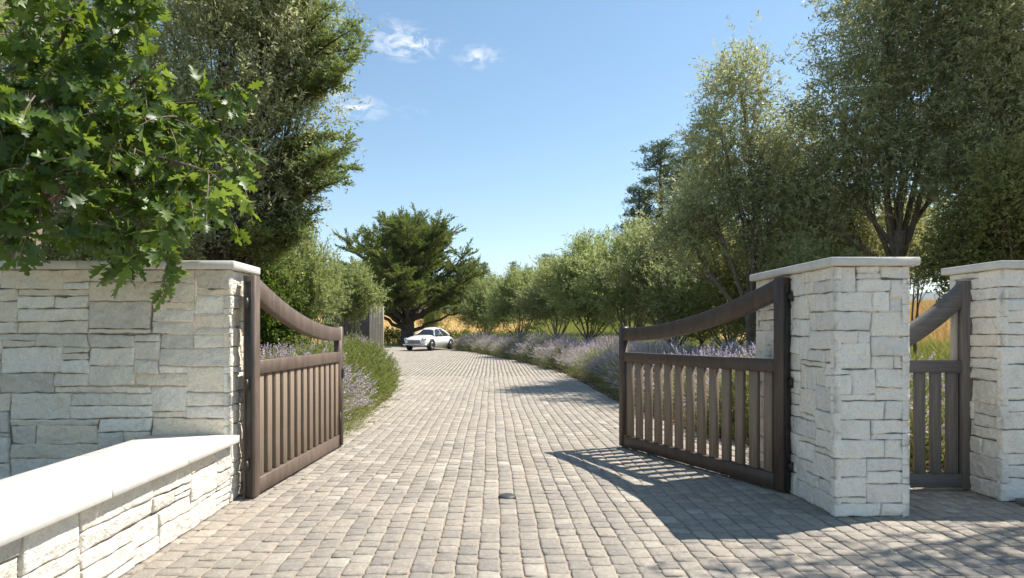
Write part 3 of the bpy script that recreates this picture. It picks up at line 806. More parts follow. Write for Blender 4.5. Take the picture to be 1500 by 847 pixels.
# ================================================================== CAR
def car():
    cx, cy = Pg(617, 513)
    z0 = float(g(cx, cy))
    t = thing('parked_car', 'white vintage coupe parked at the far end of the drive', 'car', (cx + .55, cy + .55, z0 + .0), math.radians(-113))
    paint = mat_basic('white_car_paint', (.80, .80, .78), (.76, .76, .74), 3, .25, .5, coat=.6)
    glass = mat_basic('dark_car_glass', (.018, .022, .028), (.03, .035, .04), 2, .06, .7)
    chrome = mat_basic('chrome', (.62, .62, .63), (.5, .5, .52), 5, .15, .5, metallic=1)
    rubber = mat_basic('tyre_rubber', (.015, .015, .016), (.025, .025, .025), 30, .8, .2)
    dark = mat_basic('dark_trim', (.01, .01, .01), (.02, .02, .02), 30, .6, .3)
    st = [(2.12, .40, .60, .42), (2.08, .60, .68, .34), (1.95, .72, .76, .27), (1.6, .79, .85, .22), (1.15, .82, .90, .20), (.7, .82, .93, .19), (.1, .82, .95, .19), (-.6, .83, .95, .19), (-1.1, .83, .94, .20), (-1.55, .79, .87, .24), (-1.95, .68, .74, .32), (-2.15, .5, .64, .38), (-2.2, .3, .58, .44)]
    xs0 = np.array([s[0] for s in st])[::-1]; xs = np.linspace(-2.2, 2.12, 40)
    f = [np.interp(xs, xs0, np.array([s[k] for s in st])[::-1]) for k in (1, 2, 3)]
    n = 24; a = np.linspace(0, 2 * math.pi, n, endpoint=False); V = []
    for x, w, zt, zb in zip(xs, *f):
        ce, se = np.cos(a), np.sin(a); p = 2 / 3.6
        yy = w * np.sign(ce) * np.abs(ce) ** p; zc = (zt + zb) / 2; zz = zc + (zt - zb) / 2 * np.sign(se) * np.abs(se) ** (2 / 2.9)
        yy = yy * (1 - .10 * np.clip((zz - zc) / (zt - zb), 0, 1))
        V.append(np.stack([np.full(n, x), yy, zz], -1))
    V = np.array(V); Q = [[i * n + j, i * n + (j + 1) % n, (i + 1) * n + (j + 1) % n, (i + 1) * n + j] for i in range(39) for j in range(n)]
    mb = MB(); mb.add(V.reshape(-1, 3), [q[::-1] for q in Q])
    for i, sg in ((0, 1), (39, -1)):
        c = V[i].mean(0); vv = np.concatenate([V[i], [c]]); mb.add(vv, None, [[n, j, (j + 1) % n][::sg] for j in range(n)])
    body = mb.build('body', paint, t, smooth=True)
    # cabin
    def cabin(dx, dw, dz, zlo=None):
        prof = [(.80, .90, .70), (.55, 1.12, .64), (.22, 1.33, .56), (-.25, 1.385, .54), (-.72, 1.34, .53), (-1.05, 1.19, .52), (-1.42, .90, .50)]
        return prof
    prof = cabin(0, 0, 0)
    xs_ = np.linspace(.80, -1.42, 26); px_ = np.array([p[0] for p in prof])[::-1]
    zt = np.interp(xs_, px_, np.array([p[1] for p in prof])[::-1]); wt = np.interp(xs_, px_, np.array([p[2] for p in prof])[::-1])
    wb = np.interp(xs_, [-1.42, -.9, 0, .8], [.60, .73, .76, .72])
    m = 13; V = []
    for x, z, w1, w0 in zip(xs_, zt, wt, wb):
        q = np.linspace(-1, 1, m); zz = .88 + (z - .88) * (1 - np.abs(q) ** 4.5); hh = np.clip((zz - .88) / .5, 0, 1)
        V.append(np.stack([np.full(m, x), q * (w0 + (w1 - w0) * hh) * (1 - .0 * hh), zz], -1))
    V = np.array(V); Q = [[i * m + j, i * m + j + 1, (i + 1) * m + j + 1, (i + 1) * m + j] for i in range(25) for j in range(m - 1)]
    mb = MB(); mb.add(V.reshape(-1, 3), Q); mb.build('window_glass', glass, body, smooth=True)
    # roof skin and pillars
    mb = MB(); i0, i1 = 5, 17
    Vr = V[i0:i1 + 1, 2:-2] + np.array([0, 0, .018]); mm = Vr.shape[1]; kk = Vr.shape[0]
    mb.add(Vr.reshape(-1, 3), [[i * mm + j, i * mm + j + 1, (i + 1) * mm + j + 1, (i + 1) * mm + j] for i in range(kk - 1) for j in range(mm - 1)])
    for sy in (0, -1):
        jx = 2 if sy == 0 else -3
        mb.tube([V[i0, jx] + [0, 0, .01], V[2, 1 if sy == 0 else -2] + [0.02, 0, .0], V[0, 0 if sy == 0 else -1] + [.03, 0, 0]], [.03, .03, .035], 6)
        mb.tube([V[i, jx] for i in range(i0, i1 + 1)], .025, 6)
        e = 1 if sy == 0 else -2
        mb.tube([V[15, jx], V[19, e], V[23, 0 if sy == 0 else -1]], [.07, .09, .10], 6)
        mb.tube([V[11, jx], V[11, 0 if sy == 0 else -1]], .022, 6)
    mb.tube([V[i0, j] for j in range(2, m - 2)], .028, 6); mb.tube([V[i1, j] for j in range(2, m - 2)], .03, 6)
    mb.build('roof', paint, body, smooth=True)
    # grille, bumpers, lamps
    mb = MB(); mb.bevbox((2.05, -.42, .44), (2.135, .42, .62), .02); gr_ = mb.build('grille', dark, body)
    mb = MB()
    for k in range(9): mb.bevbox((2.136, -.40, .452 + k * .019), (2.146, .40, .460 + k * .019), .001)
    mb.bevbox((2.13, -.44, .615), (2.15, .44, .635), .004); mb.bevbox((2.13, -.44, .43), (2.15, .44, .445), .004); mb.build('grille_bars', chrome, gr_)
    for sx, pts in ((1, [(1.75, -.84, .36), (2.05, -.74, .36), (2.20, -.35, .36), (2.22, 0, .36), (2.20, .35, .36), (2.05, .74, .36), (1.75, .84, .36)]), (-1, [(-1.8, -.82, .42), (-2.15, -.66, .42), (-2.28, 0, .42), (-2.15, .66, .42), (-1.8, .82, .42)])):
        mb = MB(); mb.tube(pts, .05, 8); mb.build('bumper', chrome, body, smooth=True)
    for sy in (-1, 1):
        mb = MB(); mb.tube([(1.88, sy * .60, .66), (2.02, sy * .60, .655), (2.05, sy * .60, .65)], [.125, .115, .10], 16); mb.build('headlight', chrome, body, smooth=True)
        mb = MB(); mb.tube([(2.04, sy * .60, .655), (2.058, sy * .60, .655)], [.09, .07], 16); mb.build('lens', mat_basic('lamp_glass', (.7, .7, .68), (.6, .6, .6), 3, .1, .6), body, smooth=True)
        mb = MB(); mb.tube([(-.45, sy * .842, .80), (-.62, sy * .842, .80)], .012, 6); mb.build('door_handle', chrome, body)
        mb = MB(); mb.bevbox((.42, min(sy * .80, sy * .95), .96), (.50, max(sy * .80, sy * .95), 1.04), .015); mb.build('side_mirror', chrome, body)
        mb = MB(); mb.bevbox((-1.6, min(sy * .80, sy * .845), .235), (1.0, max(sy * .80, sy * .845), .262), .004); mb.build('sill_trim', chrome, body)
        for wx in (1.28, -1.22):
            mb = MB(); mb.tube([(wx, sy * .70, .36), (wx, sy * .838, .36)], [.345, .34], 24); mb.build('wheel_arch', dark, body)
            w_ = MB(); w_.tube([(wx, sy * .66, .31), (wx, sy * .68, .31), (wx, sy * .83, .31), (wx, sy * .845, .31)], [.27, .31, .31, .29], 24)
            wo = w_.build('wheel', rubber, t, smooth=True)
            w_ = MB(); w_.tube([(wx, sy * .80, .31), (wx, sy * .852, .31), (wx, sy * .868, .31)], [.20, .19, .07], 20); w_.build('hubcap', chrome, wo, smooth=True)
    return t
car()

bpy.data.objects['parked_car'].scale = (1.04, 1.04, 1.07)
# ================================================================== far timber screen
def screen():
    Yw = 36.0
    t = thing('board_fence', 'tall vertical board fence with an end panel coloured pale as if sunlit left of the cypress', 'fence', (0, 0, 0))
    xa = (470 - VX) / F * (Yw + 3); xm = (541 - VX) / F * Yw; xb = (562 - VX) / F * Yw
    zb = float(g(xm, Yw)) - .06; zt = H + (VY - 448) / F * Yw
    R = random.Random(2); x = 0.0
    mb = MB(); n = 26
    for k in range(n):
        f0, f1 = k / n, (k + 1) / n
        xx = xm + (xa - xm) * f0; x2 = xm + (xa - xm) * f1; yq = Yw + .3 + 3 * f0
        mb.bevbox((x2 + .006, yq, zb), (xx - .006, yq + .05, zt - .25 + R.uniform(-.01, .01)), .006)
    mb.build('dark_panel', M['fence_dark'], t)
    mb = MB(); w = (xb - xm) / 5
    for k in range(5): mb.bevbox((xm + k * w + .008, Yw, zb), (xm + (k + 1) * w - .008, Yw + .12 + .02 * (k % 2), zt + R.uniform(-.03, .03)), .01)
    mb.build('end_panel', M['fence_wood'], t)
screen()

# ================================================================== HEDGES far
def hedge(name, label, x0, x1, y0, y1, h, seed, mat):
    t = thing(name, label, 'hedge', ((x0 + x1) / 2, (y0 + y1) / 2, float(g((x0 + x1) / 2, (y0 + y1) / 2))))
    L_ = x1 - x0; n = max(2, int(L_ / 1.0)); lobes = [((-L_ / 2 + (k + .5) * L_ / n, 0, h * .5), (L_ / n * .6, (y1 - y0) / 2, h * .5)) for k in range(n)]
    me, P, I = crown_mesh('foliage', lobes, 90 * n, 5, 7, .16, .10, .06, mat, seed, cr=.1, rough=.08, shell=.3)
    link('foliage', me, t)
    R = random.Random(seed)
    for c, r in lobes:
        mb = MB(); mb.tube([(c[0], 0, -.1), (c[0] + R.uniform(-.1, .1), 0, h * .6)], [.04, .02], 6); mb.build('stem', M['bark_dark'], t)
hedge('hedge', 'dark green clipped hedge between the board fence and the cypress trunk', -9.0, -7.4, 50.2, 51.8, 1.35, 31, M['hedge'])
hedge('hedge', 'long low green hedge behind the white car', -4.6, 4.5, 50.5, 52.2, 1.15, 33, M['hedge'])

# ================================================================== TREES
def zg(x, y): return float(g(x, y)) - .05
def lobe(px, py, Y, rpx, rz=None, ry=None):
    c = W(px, py, Y); r = rpx / F * Y
    return (c, (r, ry if ry else r * .9, (rz / F * Y) if rz else r * .8))

# --- the big cypress
def cypress():
    Yc = 49.0; bx = (597 - VX) / F * Yc; b = np.array([bx, Yc, zg(bx, Yc)])
    R = np.random.RandomState(47)
    t = thing('cypress_tree', 'broad dark cypress with a thick trunk behind the white car', 'tree', tuple(b))
    mb = MB()
    Vl = []; A = []
    tips = []
    # limb fan
    nl = 46
    for k in range(nl):
        az = k * 2.399 + R.uniform(-.25, .25); el = math.radians(R.uniform(35, 86)) if k > 12 else math.radians(R.uniform(20, 38))
        ln = (5.0 + 3.9 * math.sin(el) ** 1.2) * R.uniform(.84, 1.02)
        st = np.array([0, 0, R.uniform(1.2, 2.6) if el < .7 else R.uniform(2.2, 3.6)])
        d = np.array([math.cos(az) * math.cos(el), math.sin(az) * math.cos(el), math.sin(el)])
        end = st + d * ln
        end[2] = min(end[2], 10.2 + R.uniform(-.8, .3))
        mid = st + d * ln * .5 + np.array([0, 0, -.45 * math.cos(el)])
        pl = bez(st, mid, end, 10); pl[1:-1] += R.normal(size=(8, 3)) * .10
        mb.tube(pl, np.linspace(.18, .03, 10), 7)
        for q in range(27):
            f = R.uniform(.38, 1.0); i = int(f * 9); p0 = pl[i]
            if p0[2] < 2.2: continue
            dd = unit(d * .8 + R.normal(size=3) * np.array([.7, .7, .4]) + np.array([0, 0, .15])); l2 = R.uniform(.6, 1.6) * (1.25 - .5 * f)
            p1 = p0 + dd * l2
            mb.tube(bez(p0, (p0 + p1) / 2 + np.array([0, 0, -.08]), p1, 4), np.linspace(.035, .01, 4), 5, cap=False)
            tips.append((p0 + dd * l2 * .5, dd)); 
            if q % 2: tips.append((p0 + dd * l2 * .15, unit(dd + R.normal(size=3) * .5)))
    P = np.array([a for a, _ in tips]); D = np.array([b_ for _, b_ in tips]); K = len(P)
    nt = 22
    f = np.linspace(0, 1, nt)[None, :, None]; pl_ = R.uniform(.7, 1.25, (K, 1, 1))
    D[:, 2] = np.abs(D[:, 2]) * .6 + .18; D = unit(D)
    sv = unit(np.cross(D, np.array([0, 0, 1.])))[:, None, :] * np.where(np.arange(nt) % 2, 1, -1)[None, :, None]
    base = P[:, None] + D[:, None] * f * pl_ + R.normal(size=(K, nt, 3)) * .05 * np.array([1, 1, .4])
    td = unit(D[:, None] * 1.0 + sv * (1.0 - .7 * f) + R.normal(size=(K, nt, 3)) * .22)
    v = twig_leaves(base.reshape(-1, 3), td.reshape(-1, 3), .36, 6, .17, .085, R, .5, 0, .12)
    nlv = len(v) // 4; a = np.repeat(R.uniform(0, 1, K), nt * 6) * .75 + R.uniform(0, .25, nlv)
    link('crown', np_mesh('crown', v, np.arange(nlv * 4).reshape(-1, 4), None, a, mats=[M['cypress']]), t)
    tr = np.array([(0, 0, -.15), (0, 0, .3), (.03, 0, 1.4), (0, 0, 2.6), (.06, 0, 4.5), (0, .1, 7)]); mb.tube(tr, [.85, .62, .52, .48, .27, .08], 14)
    mb.build('trunk', M['bark_dark'], t, smooth=True)
cypress()

CK = dict(nt=9, nl=11, L=.30, ll=.10, lw=.024, cr=.16)
# --- row of young olives right of the drive
def olive_row():
    protos = []
    for k in range(3):
        R = np.random.RandomState(60 + k)
        lob = [((0, 0, 2.7), (1.1, 1.1, .8))]
        for j in range(8):
            a = j * 2 * math.pi / 8 + R.uniform(-.3, .3); rr_ = R.uniform(.75, 1.25); lob.append(((rr_ * math.cos(a), rr_ * math.sin(a), R.uniform(1.6, 2.9)), (R.uniform(.45, .75),) * 2 + (R.uniform(.5, .75),)))
        for j in range(3): lob.append(((R.uniform(-.7, .7), R.uniform(-.7, .7), R.uniform(3.3, 3.75)), (.45, .45, .6)))
        t = make_tree('olive_tree', 'x', 'tree', (0, 0, 0), .09, (R.uniform(-.1, .1), R.uniform(-.1, .1), .7), lob,
                      dict(nc=430, nt=8, nl=12, L=.60, ll=.17, lw=.036, cr=.12, up=.8, outw=.8, rnd=.5, rough=.34, shell=.4), M['olive_light'] if k != 1 else M['olive'], M['bark'], 60 + k, group='young olive trees along the drive', per=5, rel=True)
        protos.append(t)
    # px, Y, height of top px
    spots = [(1070, 16.5, 335, 'nearest young olive right of the drive, behind the lavender and right gate leaf'),
             (985, 18.5, 338, 'tall pale green young olive just left of the right gate pier, second in the row'),
             (925, 21.5, 345, 'bright green young olive rising above the low end of the right gate leaf'),
             (862, 24.5, 358, 'third bushy young olive counting away from the right gate leaf, a spiky round crown'),
             (812, 28.5, 385, 'lower young olive in mid row with dark gaps under its crown'),
             (762, 32.0, 398, 'grey green young olive overhanging the lavender near the bend of the drive'),
             (712, 36.5, 415, 'small far olive at the end of the row beside the white car'),
             (1130, 21.0, 340, 'young olive half hidden behind the near end of the row by the stone pier'),
             (438, 13.8, 346, 'large pale green olive bush right above the left gate leaf'),
             (392, 15.2, 352, 'round olive bush partly hidden behind the left wall coping')]
    used = [False] * 3
    for i, (px, Y, top, lab) in enumerate(spots):
        if i < 8: Y *= 1.28
        x = (px - VX) / F * Y; z = zg(x, Y); hh = H + (VY - top) / F * Y - z; s = hh / 4.2
        p = protos[i % 3]; rz = i * 1.7
        sx = s * (1.12 if Y > 20 else 1.0)
        if i >= 8: sx = s * (.70, .7, .62)[i - 8]
        if not used[i % 3]:
            used[i % 3] = True; p.location = (x, Y, z); p.rotation_euler = (0, 0, rz); p.scale = (sx, sx, s); p['label'] = lab
        else: copy_thing(p, (x, Y, z), rz, lab, (sx, sx, s))
olive_row()

make_tree('olive_tree', 'smaller olive bush in front of the dark board fence beyond the left gate', 'tree', ((515 - VX) / F * 18, 18, zg((515 - VX) / F * 18, 18)), .06, ((512 - VX) / F * 18, 18, 1.3),
          [lobe(517, 432, 18, 26, 24), lobe(499, 442, 18, 18, 18), lobe(536, 440, 18, 16, 20), lobe(522, 414, 18, 16, 16), lobe(508, 456, 18.2, 14, 12)],
          dict(nc=230, nt=7, nl=12, L=.34, ll=.13, lw=.028, cr=.10, up=.7, outw=.8, rnd=.5, rough=.3, shell=.4), M['olive_light'], M['bark'], 68, per=5)
# --- big mature olives at right
BK = dict(nt=20, nl=12, L=.52, ll=.15, lw=.036, cr=.27, up=.25, outw=.8, rnd=.6, droop=.18, rough=.34, shell=.36)
def big_tree(name, label, bx, by, r0, fork, lobes, seed, mat='olive_big', nc=700, bark='bark', per=8, **kw):
    d = dict(BK); d.update(kw); d['nc'] = nc
    return make_tree(name, label, 'tree', (bx, by, zg(bx, by)), r0, fork, lobes, d, M[mat], M[bark], seed, per=per)
big_tree('mature_olive_tree', 'tall drooping olive with a separate high tuft left of the right hand trees', 7.4, 17.2, .15, (7.2, 17.2, 2.6),
         [lobe(1085, 128, 17, 50, 42), lobe(1060, 205, 17, 38, 45), lobe(1115, 245, 17, 60, 55), lobe(1040, 300, 17.5, 58, 58), lobe(1120, 330, 17, 60, 50), lobe(1175, 280, 17.5, 60, 60), lobe(1010, 345, 18, 45, 45), lobe(1160, 205, 18, 40, 40)], 81, nc=290)
big_tree('mature_olive_tree', 'largest mature olive with a forked trunk showing above the right gate pier', 10.6, 15.6, .19, (10.3, 15.5, 4.0),
         [lobe(1290, 60, 15.5, 80, 65), lobe(1245, 150, 15.5, 60, 60), lobe(1340, 150, 15.8, 80, 65), lobe(1225, 240, 16, 72, 55), lobe(1320, 235, 15.5, 75, 50), lobe(1235, 325, 17, 55, 35), lobe(1390, 60, 15.5, 80, 65), lobe(1310, -40, 15.5, 85, 60), lobe(1410, -50, 15.5, 80, 60), lobe(1190, 305, 16.2, 50, 40), lobe(1410, 215, 16, 60, 45)], 83, nc=480)
big_tree('mature_olive_tree', 'dense mature olive crowding the upper right corner behind the far right wall', 12.2, 14.2, .20, (12.0, 14.2, 3.7),
         [lobe(1475, 60, 13.8, 80, 75), lobe(1460, 170, 13.8, 65, 60), lobe(1510, 245, 13.8, 65, 60), lobe(1560, 120, 13.8, 80, 90), lobe(1430, 280, 14.5, 50, 35), lobe(1490, -40, 13.8, 90, 60), lobe(1570, 330, 14.5, 60, 50), lobe(1485, 325, 15.5, 45, 30)], 85, nc=370)
# tree that stands just out of the frame on the right; its shadow dapples the paving
big_tree('mature_olive_tree', 'olive standing out of frame at the right, its crown above the paving', 9.3, 6.9, .09, (8.9, 6.7, 3.0),
         [((6.4, 5.15, 5.3), (.8, .22, .35)), ((7.5, 5.3, 5.6), (.9, .25, .4)), ((5.3, 5.0, 5.0), (.6, .15, .25)), ((4.7, 4.8, 4.9), (.35, .1, .15)), ((6.9, 4.75, 5.4), (.9, .25, .3)), ((8.8, 6.4, 5.6), (1.0, .6, .7))], 87, nc=110, cr=.20, ll=.10, lw=.026, L=.34, nt=6, nl=14)

# scrub and broadleaf growth behind the piers
def scrub(px, py, Y, r, rz, lab, seed, mat, nm='shrub', lift=0.0):
    c = W(px, py, Y); b = np.array([c[0], Y, zg(c[0], Y)]); rr_ = r / F * Y; h = c[2] + rz / F * Y - b[2]
    R = np.random.RandomState(seed)
    lob = [((0, 0, h * (.55 + lift * .45)), (rr_ * .8, rr_ * .7, h * .45 * (1 - lift)))]
    for k in range(6):
        a = R.uniform(0, 6.28); lob.append(((rr_ * .55 * math.cos(a), rr_ * .5 * math.sin(a), (lift + (1 - lift) * R.uniform(.3, .85)) * h), (rr_ * .42, rr_ * .42, h * .22 * (1 - .5 * lift))))
    make_tree(nm, lab, 'shrub', b, .07, (0, 0, h * .25), lob, dict(nc=420, nt=8, nl=10, L=.30, ll=.10, lw=.04, cr=.16, up=.3, rough=.3), M[mat], M['bark'], seed, per=6, rel=True)
scrub(1195, 400, 15, 75, 60, 'dark leafy shrub filling the gap behind the thick stone pier', 91, 'olive')
scrub(1110, 390, 19, 70, 60, 'yellow green shrub seen low between olive trunks left of the pier', 92, 'yellowgreen')
scrub(1270, 350, 18, 90, 60, 'sunlit yellow green thicket behind the forked olive trunk', 93, 'yellowgreen', lift=.35)
scrub(1335, 340, 21, 70, 45, 'olive green thicket over the small grey gate', 96, 'olive', lift=.5)
scrub(1440, 345, 14, 75, 55, 'pale green thicket above the far right wall', 94, 'yellowgreen', lift=.45)
scrub(1510, 320, 13, 80, 80, 'olive green thicket at the right edge of the view', 95, 'yellowgreen', lift=.45)
scrub(1025, 420, 24, 60, 60, 'pale yellow bush glimpsed between two young olives', 97, 'yellowgreen')
scrub(640, 450, 62, 30, 25, 'dark scrub at the field edge right of the cypress trunk', 98, 'hedge')

# --- left trees
big_tree('evergreen_oak_tree', 'tall feathery olive green tree behind the left wall', -4.6, 10.2, .20, (-4.5, 10, 2.9),
         [lobe(330, 60, 9.6, 80, 80), lobe(400, 70, 9.6, 70, 60), lobe(445, 100, 9.6, 32, 32), lobe(290, 160, 9.8, 75, 70), lobe(390, 180, 9.6, 75, 60), lobe(340, 270, 10, 70, 50), lobe(390, 270, 9.8, 50, 50), lobe(230, 40, 10, 80, 75), lobe(400, -30, 9.6, 80, 50), lobe(370, 325, 10, 40, 30), lobe(300, -40, 9.6, 90, 60)], 71, nc=400, nt=14, up=.25, mat='olive_big', bark='bark_dark', L=.5, ll=.115, lw=.026, cr=.18)
# feathery conifer boughs at its right
def conifer_boughs():
    bx, by = -4.4, 11.0
    t = thing('conifer_tree', 'conifer reaching feathery boughs out against the sky left of centre', 'tree', (bx, by, zg(bx, by)))
    R = np.random.RandomState(75); b = np.array([bx, by, zg(bx, by)]); mb = MB()
    mb.tube([(0, 0, -.1), (0, 0, .4), (.05, 0, 3), (0, .05, 6), (0, 0, 9)], [.3, .23, .18, .12, .04], 10)
    ends = [(545, 70), (540, 95), (535, 45), (515, 125), (532, 245), (520, 265), (528, 215), (505, 230), (490, 255), (500, 195), (478, 320), (470, 285), (450, 345), (505, 20), (520, 110), (470, 215), (465, 340), (440, 330), (425, 365), (400, 340), (480, 0), (450, -30)]
    BP = []; BD = []
    for (ex, ey) in ends:
        e = W(ex - 22, ey, 9.3 + R.uniform(-.6, .6)) - b
        s0 = np.array([0, 0, max(.8, e[2] - R.uniform(.0, .8))])
        pl = bez(s0, (s0 + e) / 2 + np.array([0, 0, .25]), e, 12)
        mb.tube(pl, np.linspace(.05, .008, 12), 6)
        for f in np.linspace(.30, 1, 15):
            p = pl[min(11, int(f * 11))] + R.normal(size=3) * .04; tg = unit(e - s0)
            for sd in (-1, 1, 0):
                sdv = unit(np.cross(tg, [0, 0, 1.])) * sd
                dd = unit(tg * .8 + sdv * .9 + R.normal(size=3) * .25 + np.array([0, 0, .12 if sd else .35])); l2 = R.uniform(.22, .42) * (1.3 - .95 * f)
                for q in np.linspace(.15, 1, 4): BP.append(p + dd * l2 * q); BD.append(dd)
    BP = np.array(BP); BD = np.array(BD); K = len(BP); nt = 4
    base = np.repeat(BP, nt, 0) + R.normal(size=(K * nt, 3)) * .02
    td = unit(np.repeat(BD, nt, 0) + R.normal(size=(K * nt, 3)) * np.array([.65, .65, .3]))
    v = twig_leaves(base, td, .15, 6, .06, .024, R, .6, 0, .2)
    nlv = len(v) // 4
    link('crown', np_mesh('crown', v, np.arange(nlv * 4).reshape(-1, 4), None, np.repeat(R.uniform(0, 1, K), nt * 6), mats=[M['redwood']]), t)
    mb.build('trunk', M['bark_dark'], t, smooth=True)
conifer_boughs()
big_tree('olive_thicket_tree', 'dense small leaved tree low behind the left wall at the picture edge', -7.3, 9.6, .15, (-7.2, 9.5, 1.9),
         [lobe(60, 330, 9, 90, 60), lobe(150, 300, 9.2, 90, 70), lobe(240, 330, 9.5, 80, 60), lobe(-30, 300, 9, 90, 80), lobe(40, 180, 9.5, 100, 80), lobe(160, 160, 9.8, 100, 80), lobe(60, 60, 9.8, 110, 80), lobe(320, 360, 10.3, 60, 35), lobe(-20, 30, 9.5, 90, 80)], 77, nc=420, nt=12, up=.2, mat='olive_big', lw=.035, ll=.10, L=.45, cr=.18)
# understorey
scrub(250, 365, 12, 90, 45, 'dark underbrush along the back of the left wall', 78, 'hedge')
scrub(380, 372, 13, 55, 45, 'dark bush beneath the conifer boughs by the left coping end', 79, 'hedge')
scrub(100, 365, 11, 90, 45, 'dark underbrush behind the far left part of the wall', 80, 'hedge')

# --- near lobed-leaf oak overhanging the wall
def oak():
    R = np.random.RandomState(90)
    bx, by = -5.6, 7.2; b = np.array([bx, by, zg(bx, by)])
    t = thing('oak_tree', 'bright green oak with large lobed leaves hanging over the left wall', 'tree', tuple(b))
    # leaf template
    tt = np.array([0, .10, .22, .31, .46, .56, .70, .79, .90, 1.0])
    ww = np.array([.02, .07, .27, .11, .40, .14, .31, .10, .13, 0.0])
    fw = np.array([0, .02, .06, 0, .08, 0, .08, 0, .03, 0])
    n = len(tt)
    mid = np.stack([tt, 0 * tt, 0 * tt], -1); lf = np.stack([tt + fw, ww, .0 * tt], -1); rt = lf * np.array([1, -1, 1])
    tmpl = np.concatenate([mid, lf, rt])
    q = [[i, i + 1, n + i + 1, n + i] for i in range(n - 1)] + [[i, 2 * n + i, 2 * n + i + 1, i + 1] for i in range(n - 1)]
    q = np.array(q)
    mb = MB(); LP = []; LD = []
    def shoot(pl, r0, dens, ln=.0):
        mb.tube(pl, np.linspace(r0, .004, len(pl)), 6)
    # main limbs from the trunk to over the wall
    trunk_top = np.array([-5.1, 6.8, 3.0])
    mb.tube(np.array([b + [0, 0, -.1], b + [.05, 0, .6], (b + trunk_top) / 2 + [-.1, 0, 0], trunk_top]) , [.26, .19, .17, .14], 12)
    ends = []
    G = [(30, 40, 4.7), (90, 90, 4.6), (150, 60, 4.8), (60, 150, 4.4), (130, 160, 4.5), (200, 130, 4.7), (40, 240, 4.4), (110, 260, 4.5), (180, 220, 4.6), (250, 180, 4.8), (230, 270, 4.6), (300, 200, 5.0), (60, 330, 4.6), (150, 330, 4.6), (280, 300, 4.9), (330, 150, 5.1), (355, 230, 5.1), (345, 290, 5.1), (-30, 120, 4.3), (-30, 260, 4.3), (30, -20, 4.6), (130, -20, 4.7), (200, 20, 4.9), (300, 250, 4.6), (210, 330, 4.5), (-20, 350, 4.5), (20, 300, 5.2), (100, 210, 5.3), (180, 290, 5.4), (90, 20, 5.3), (0, 190, 5.2), (230, 90, 5.2)]
    # clusters of shoots
    for gi, (gx, gy, gY) in enumerate(G):
        c = W(gx, gy, gY + R.uniform(-.15, .15))
        st = trunk_top + R.normal(size=3) * .12
        h = (st + c) / 2 + np.array([0, 0, .45]) + R.normal(size=3) * .12
        pl = bez(st, h, c, 12)
        mb.tube(pl, np.linspace(.035, .008, 12), 6)
        for k in range(10):
            s0 = pl[R.randint(8, 12)] + R.normal(size=3) * .04
            d = unit(np.array([.55, -.25, -.25]) + R.normal(size=3) * np.array([.8, .5, .6]))
            l = R.uniform(.18, .42); e = s0 + d * l + np.array([0, 0, -.06])
            if (e[0] / e[1]) * F + VX > 372: continue
            sp = bez(s0, s0 + d * l * .55 + np.array([0, 0, .02]), e, 5)
            mb.tube(sp, np.linspace(.006, .003, 5), 5, cap=False)
            for j in range(10):
                f = R.uniform(.15, 1.02); p = s0 + (e - s0) * f
                LP.append(p); LD.append(unit(d * .6 + R.normal(size=3) * .75 + np.array([0, 0, -.35])))
    # the two hanging sprigs in front of the wall, and the tips against the tree behind
    for (ax, ay, ex, ey, Yy, m) in ((165, 330, 158, 385, 4.55, 16), (205, 340, 195, 372, 4.6, 7), (235, 330, 246, 400, 4.5, 12), (246, 380, 238, 430, 4.5, 10), (330, 300, 352, 345, 5.0, 7), (330, 120, 372, 140, 5.1, 6), (340, 200, 372, 225, 5.1, 6), (200, 20, 222, 15, 4.9, 5), (345, 240, 366, 300, 5.0, 6)):
        a_ = W(ax, ay, Yy); e_ = W(ex, ey, Yy); sp = bez(a_, (a_ + e_) / 2 + np.array([0, 0, .02]), e_, 6); mb.tube(sp, np.linspace(.006, .003, 6), 5)
        for j in range(m):
            f = (j + .5) / m; LP.append(a_ + (e_ - a_) * f + R.normal(size=3) * .015); LD.append(unit(unit(e_ - a_) * .6 + R.normal(size=3) * np.array([.7, .4, .5]) + np.array([0, 0, -.35])))
    LP = np.array(LP); LD = np.array(LD); K = len(LP)
    l = R.uniform(.10, .20, (K, 1))
    nr = unit(R.normal(size=(K, 3)) * .75 + np.array([.25, -.45, .75]))
    sd = unit(np.cross(nr, LD)); nr = np.cross(LD, sd)
    V = np.zeros((K, 3 * n, 3))
    fold = R.uniform(.05, .45, (K, 1)); droop = R.uniform(.0, .45, (K, 1)); asym = R.uniform(.85, 1.2, (K, 1)); wig = R.uniform(0, 6.28, (K, 1))
    u = tmpl[:, 0][None]; w = tmpl[:, 1][None] * asym
    zz = np.abs(w) * fold - droop * u ** 2 * .6 + .03 * np.sin(u * 11 + wig) * (np.abs(w) > .05)
    V = LP[:, None] + l[:, None] * (u[..., None] * LD[:, None] + w[..., None] * sd[:, None] * .92 + zz[..., None] * nr[:, None])
    # stalks
    Q = (q[None] + (np.arange(K) * 3 * n)[:, None, None]).reshape(-1, 4)
    A = np.repeat(R.uniform(0, 1, K), len(q))
    me = np_mesh('crown', (V - b).reshape(-1, 3), Q, None, A, mats=[M['oak']], smooth=True)
    link('crown', me, t)
    mb.v = [v - b for v in mb.v]
    mb.build('trunk', M['bark'], t, smooth=True)
oak()

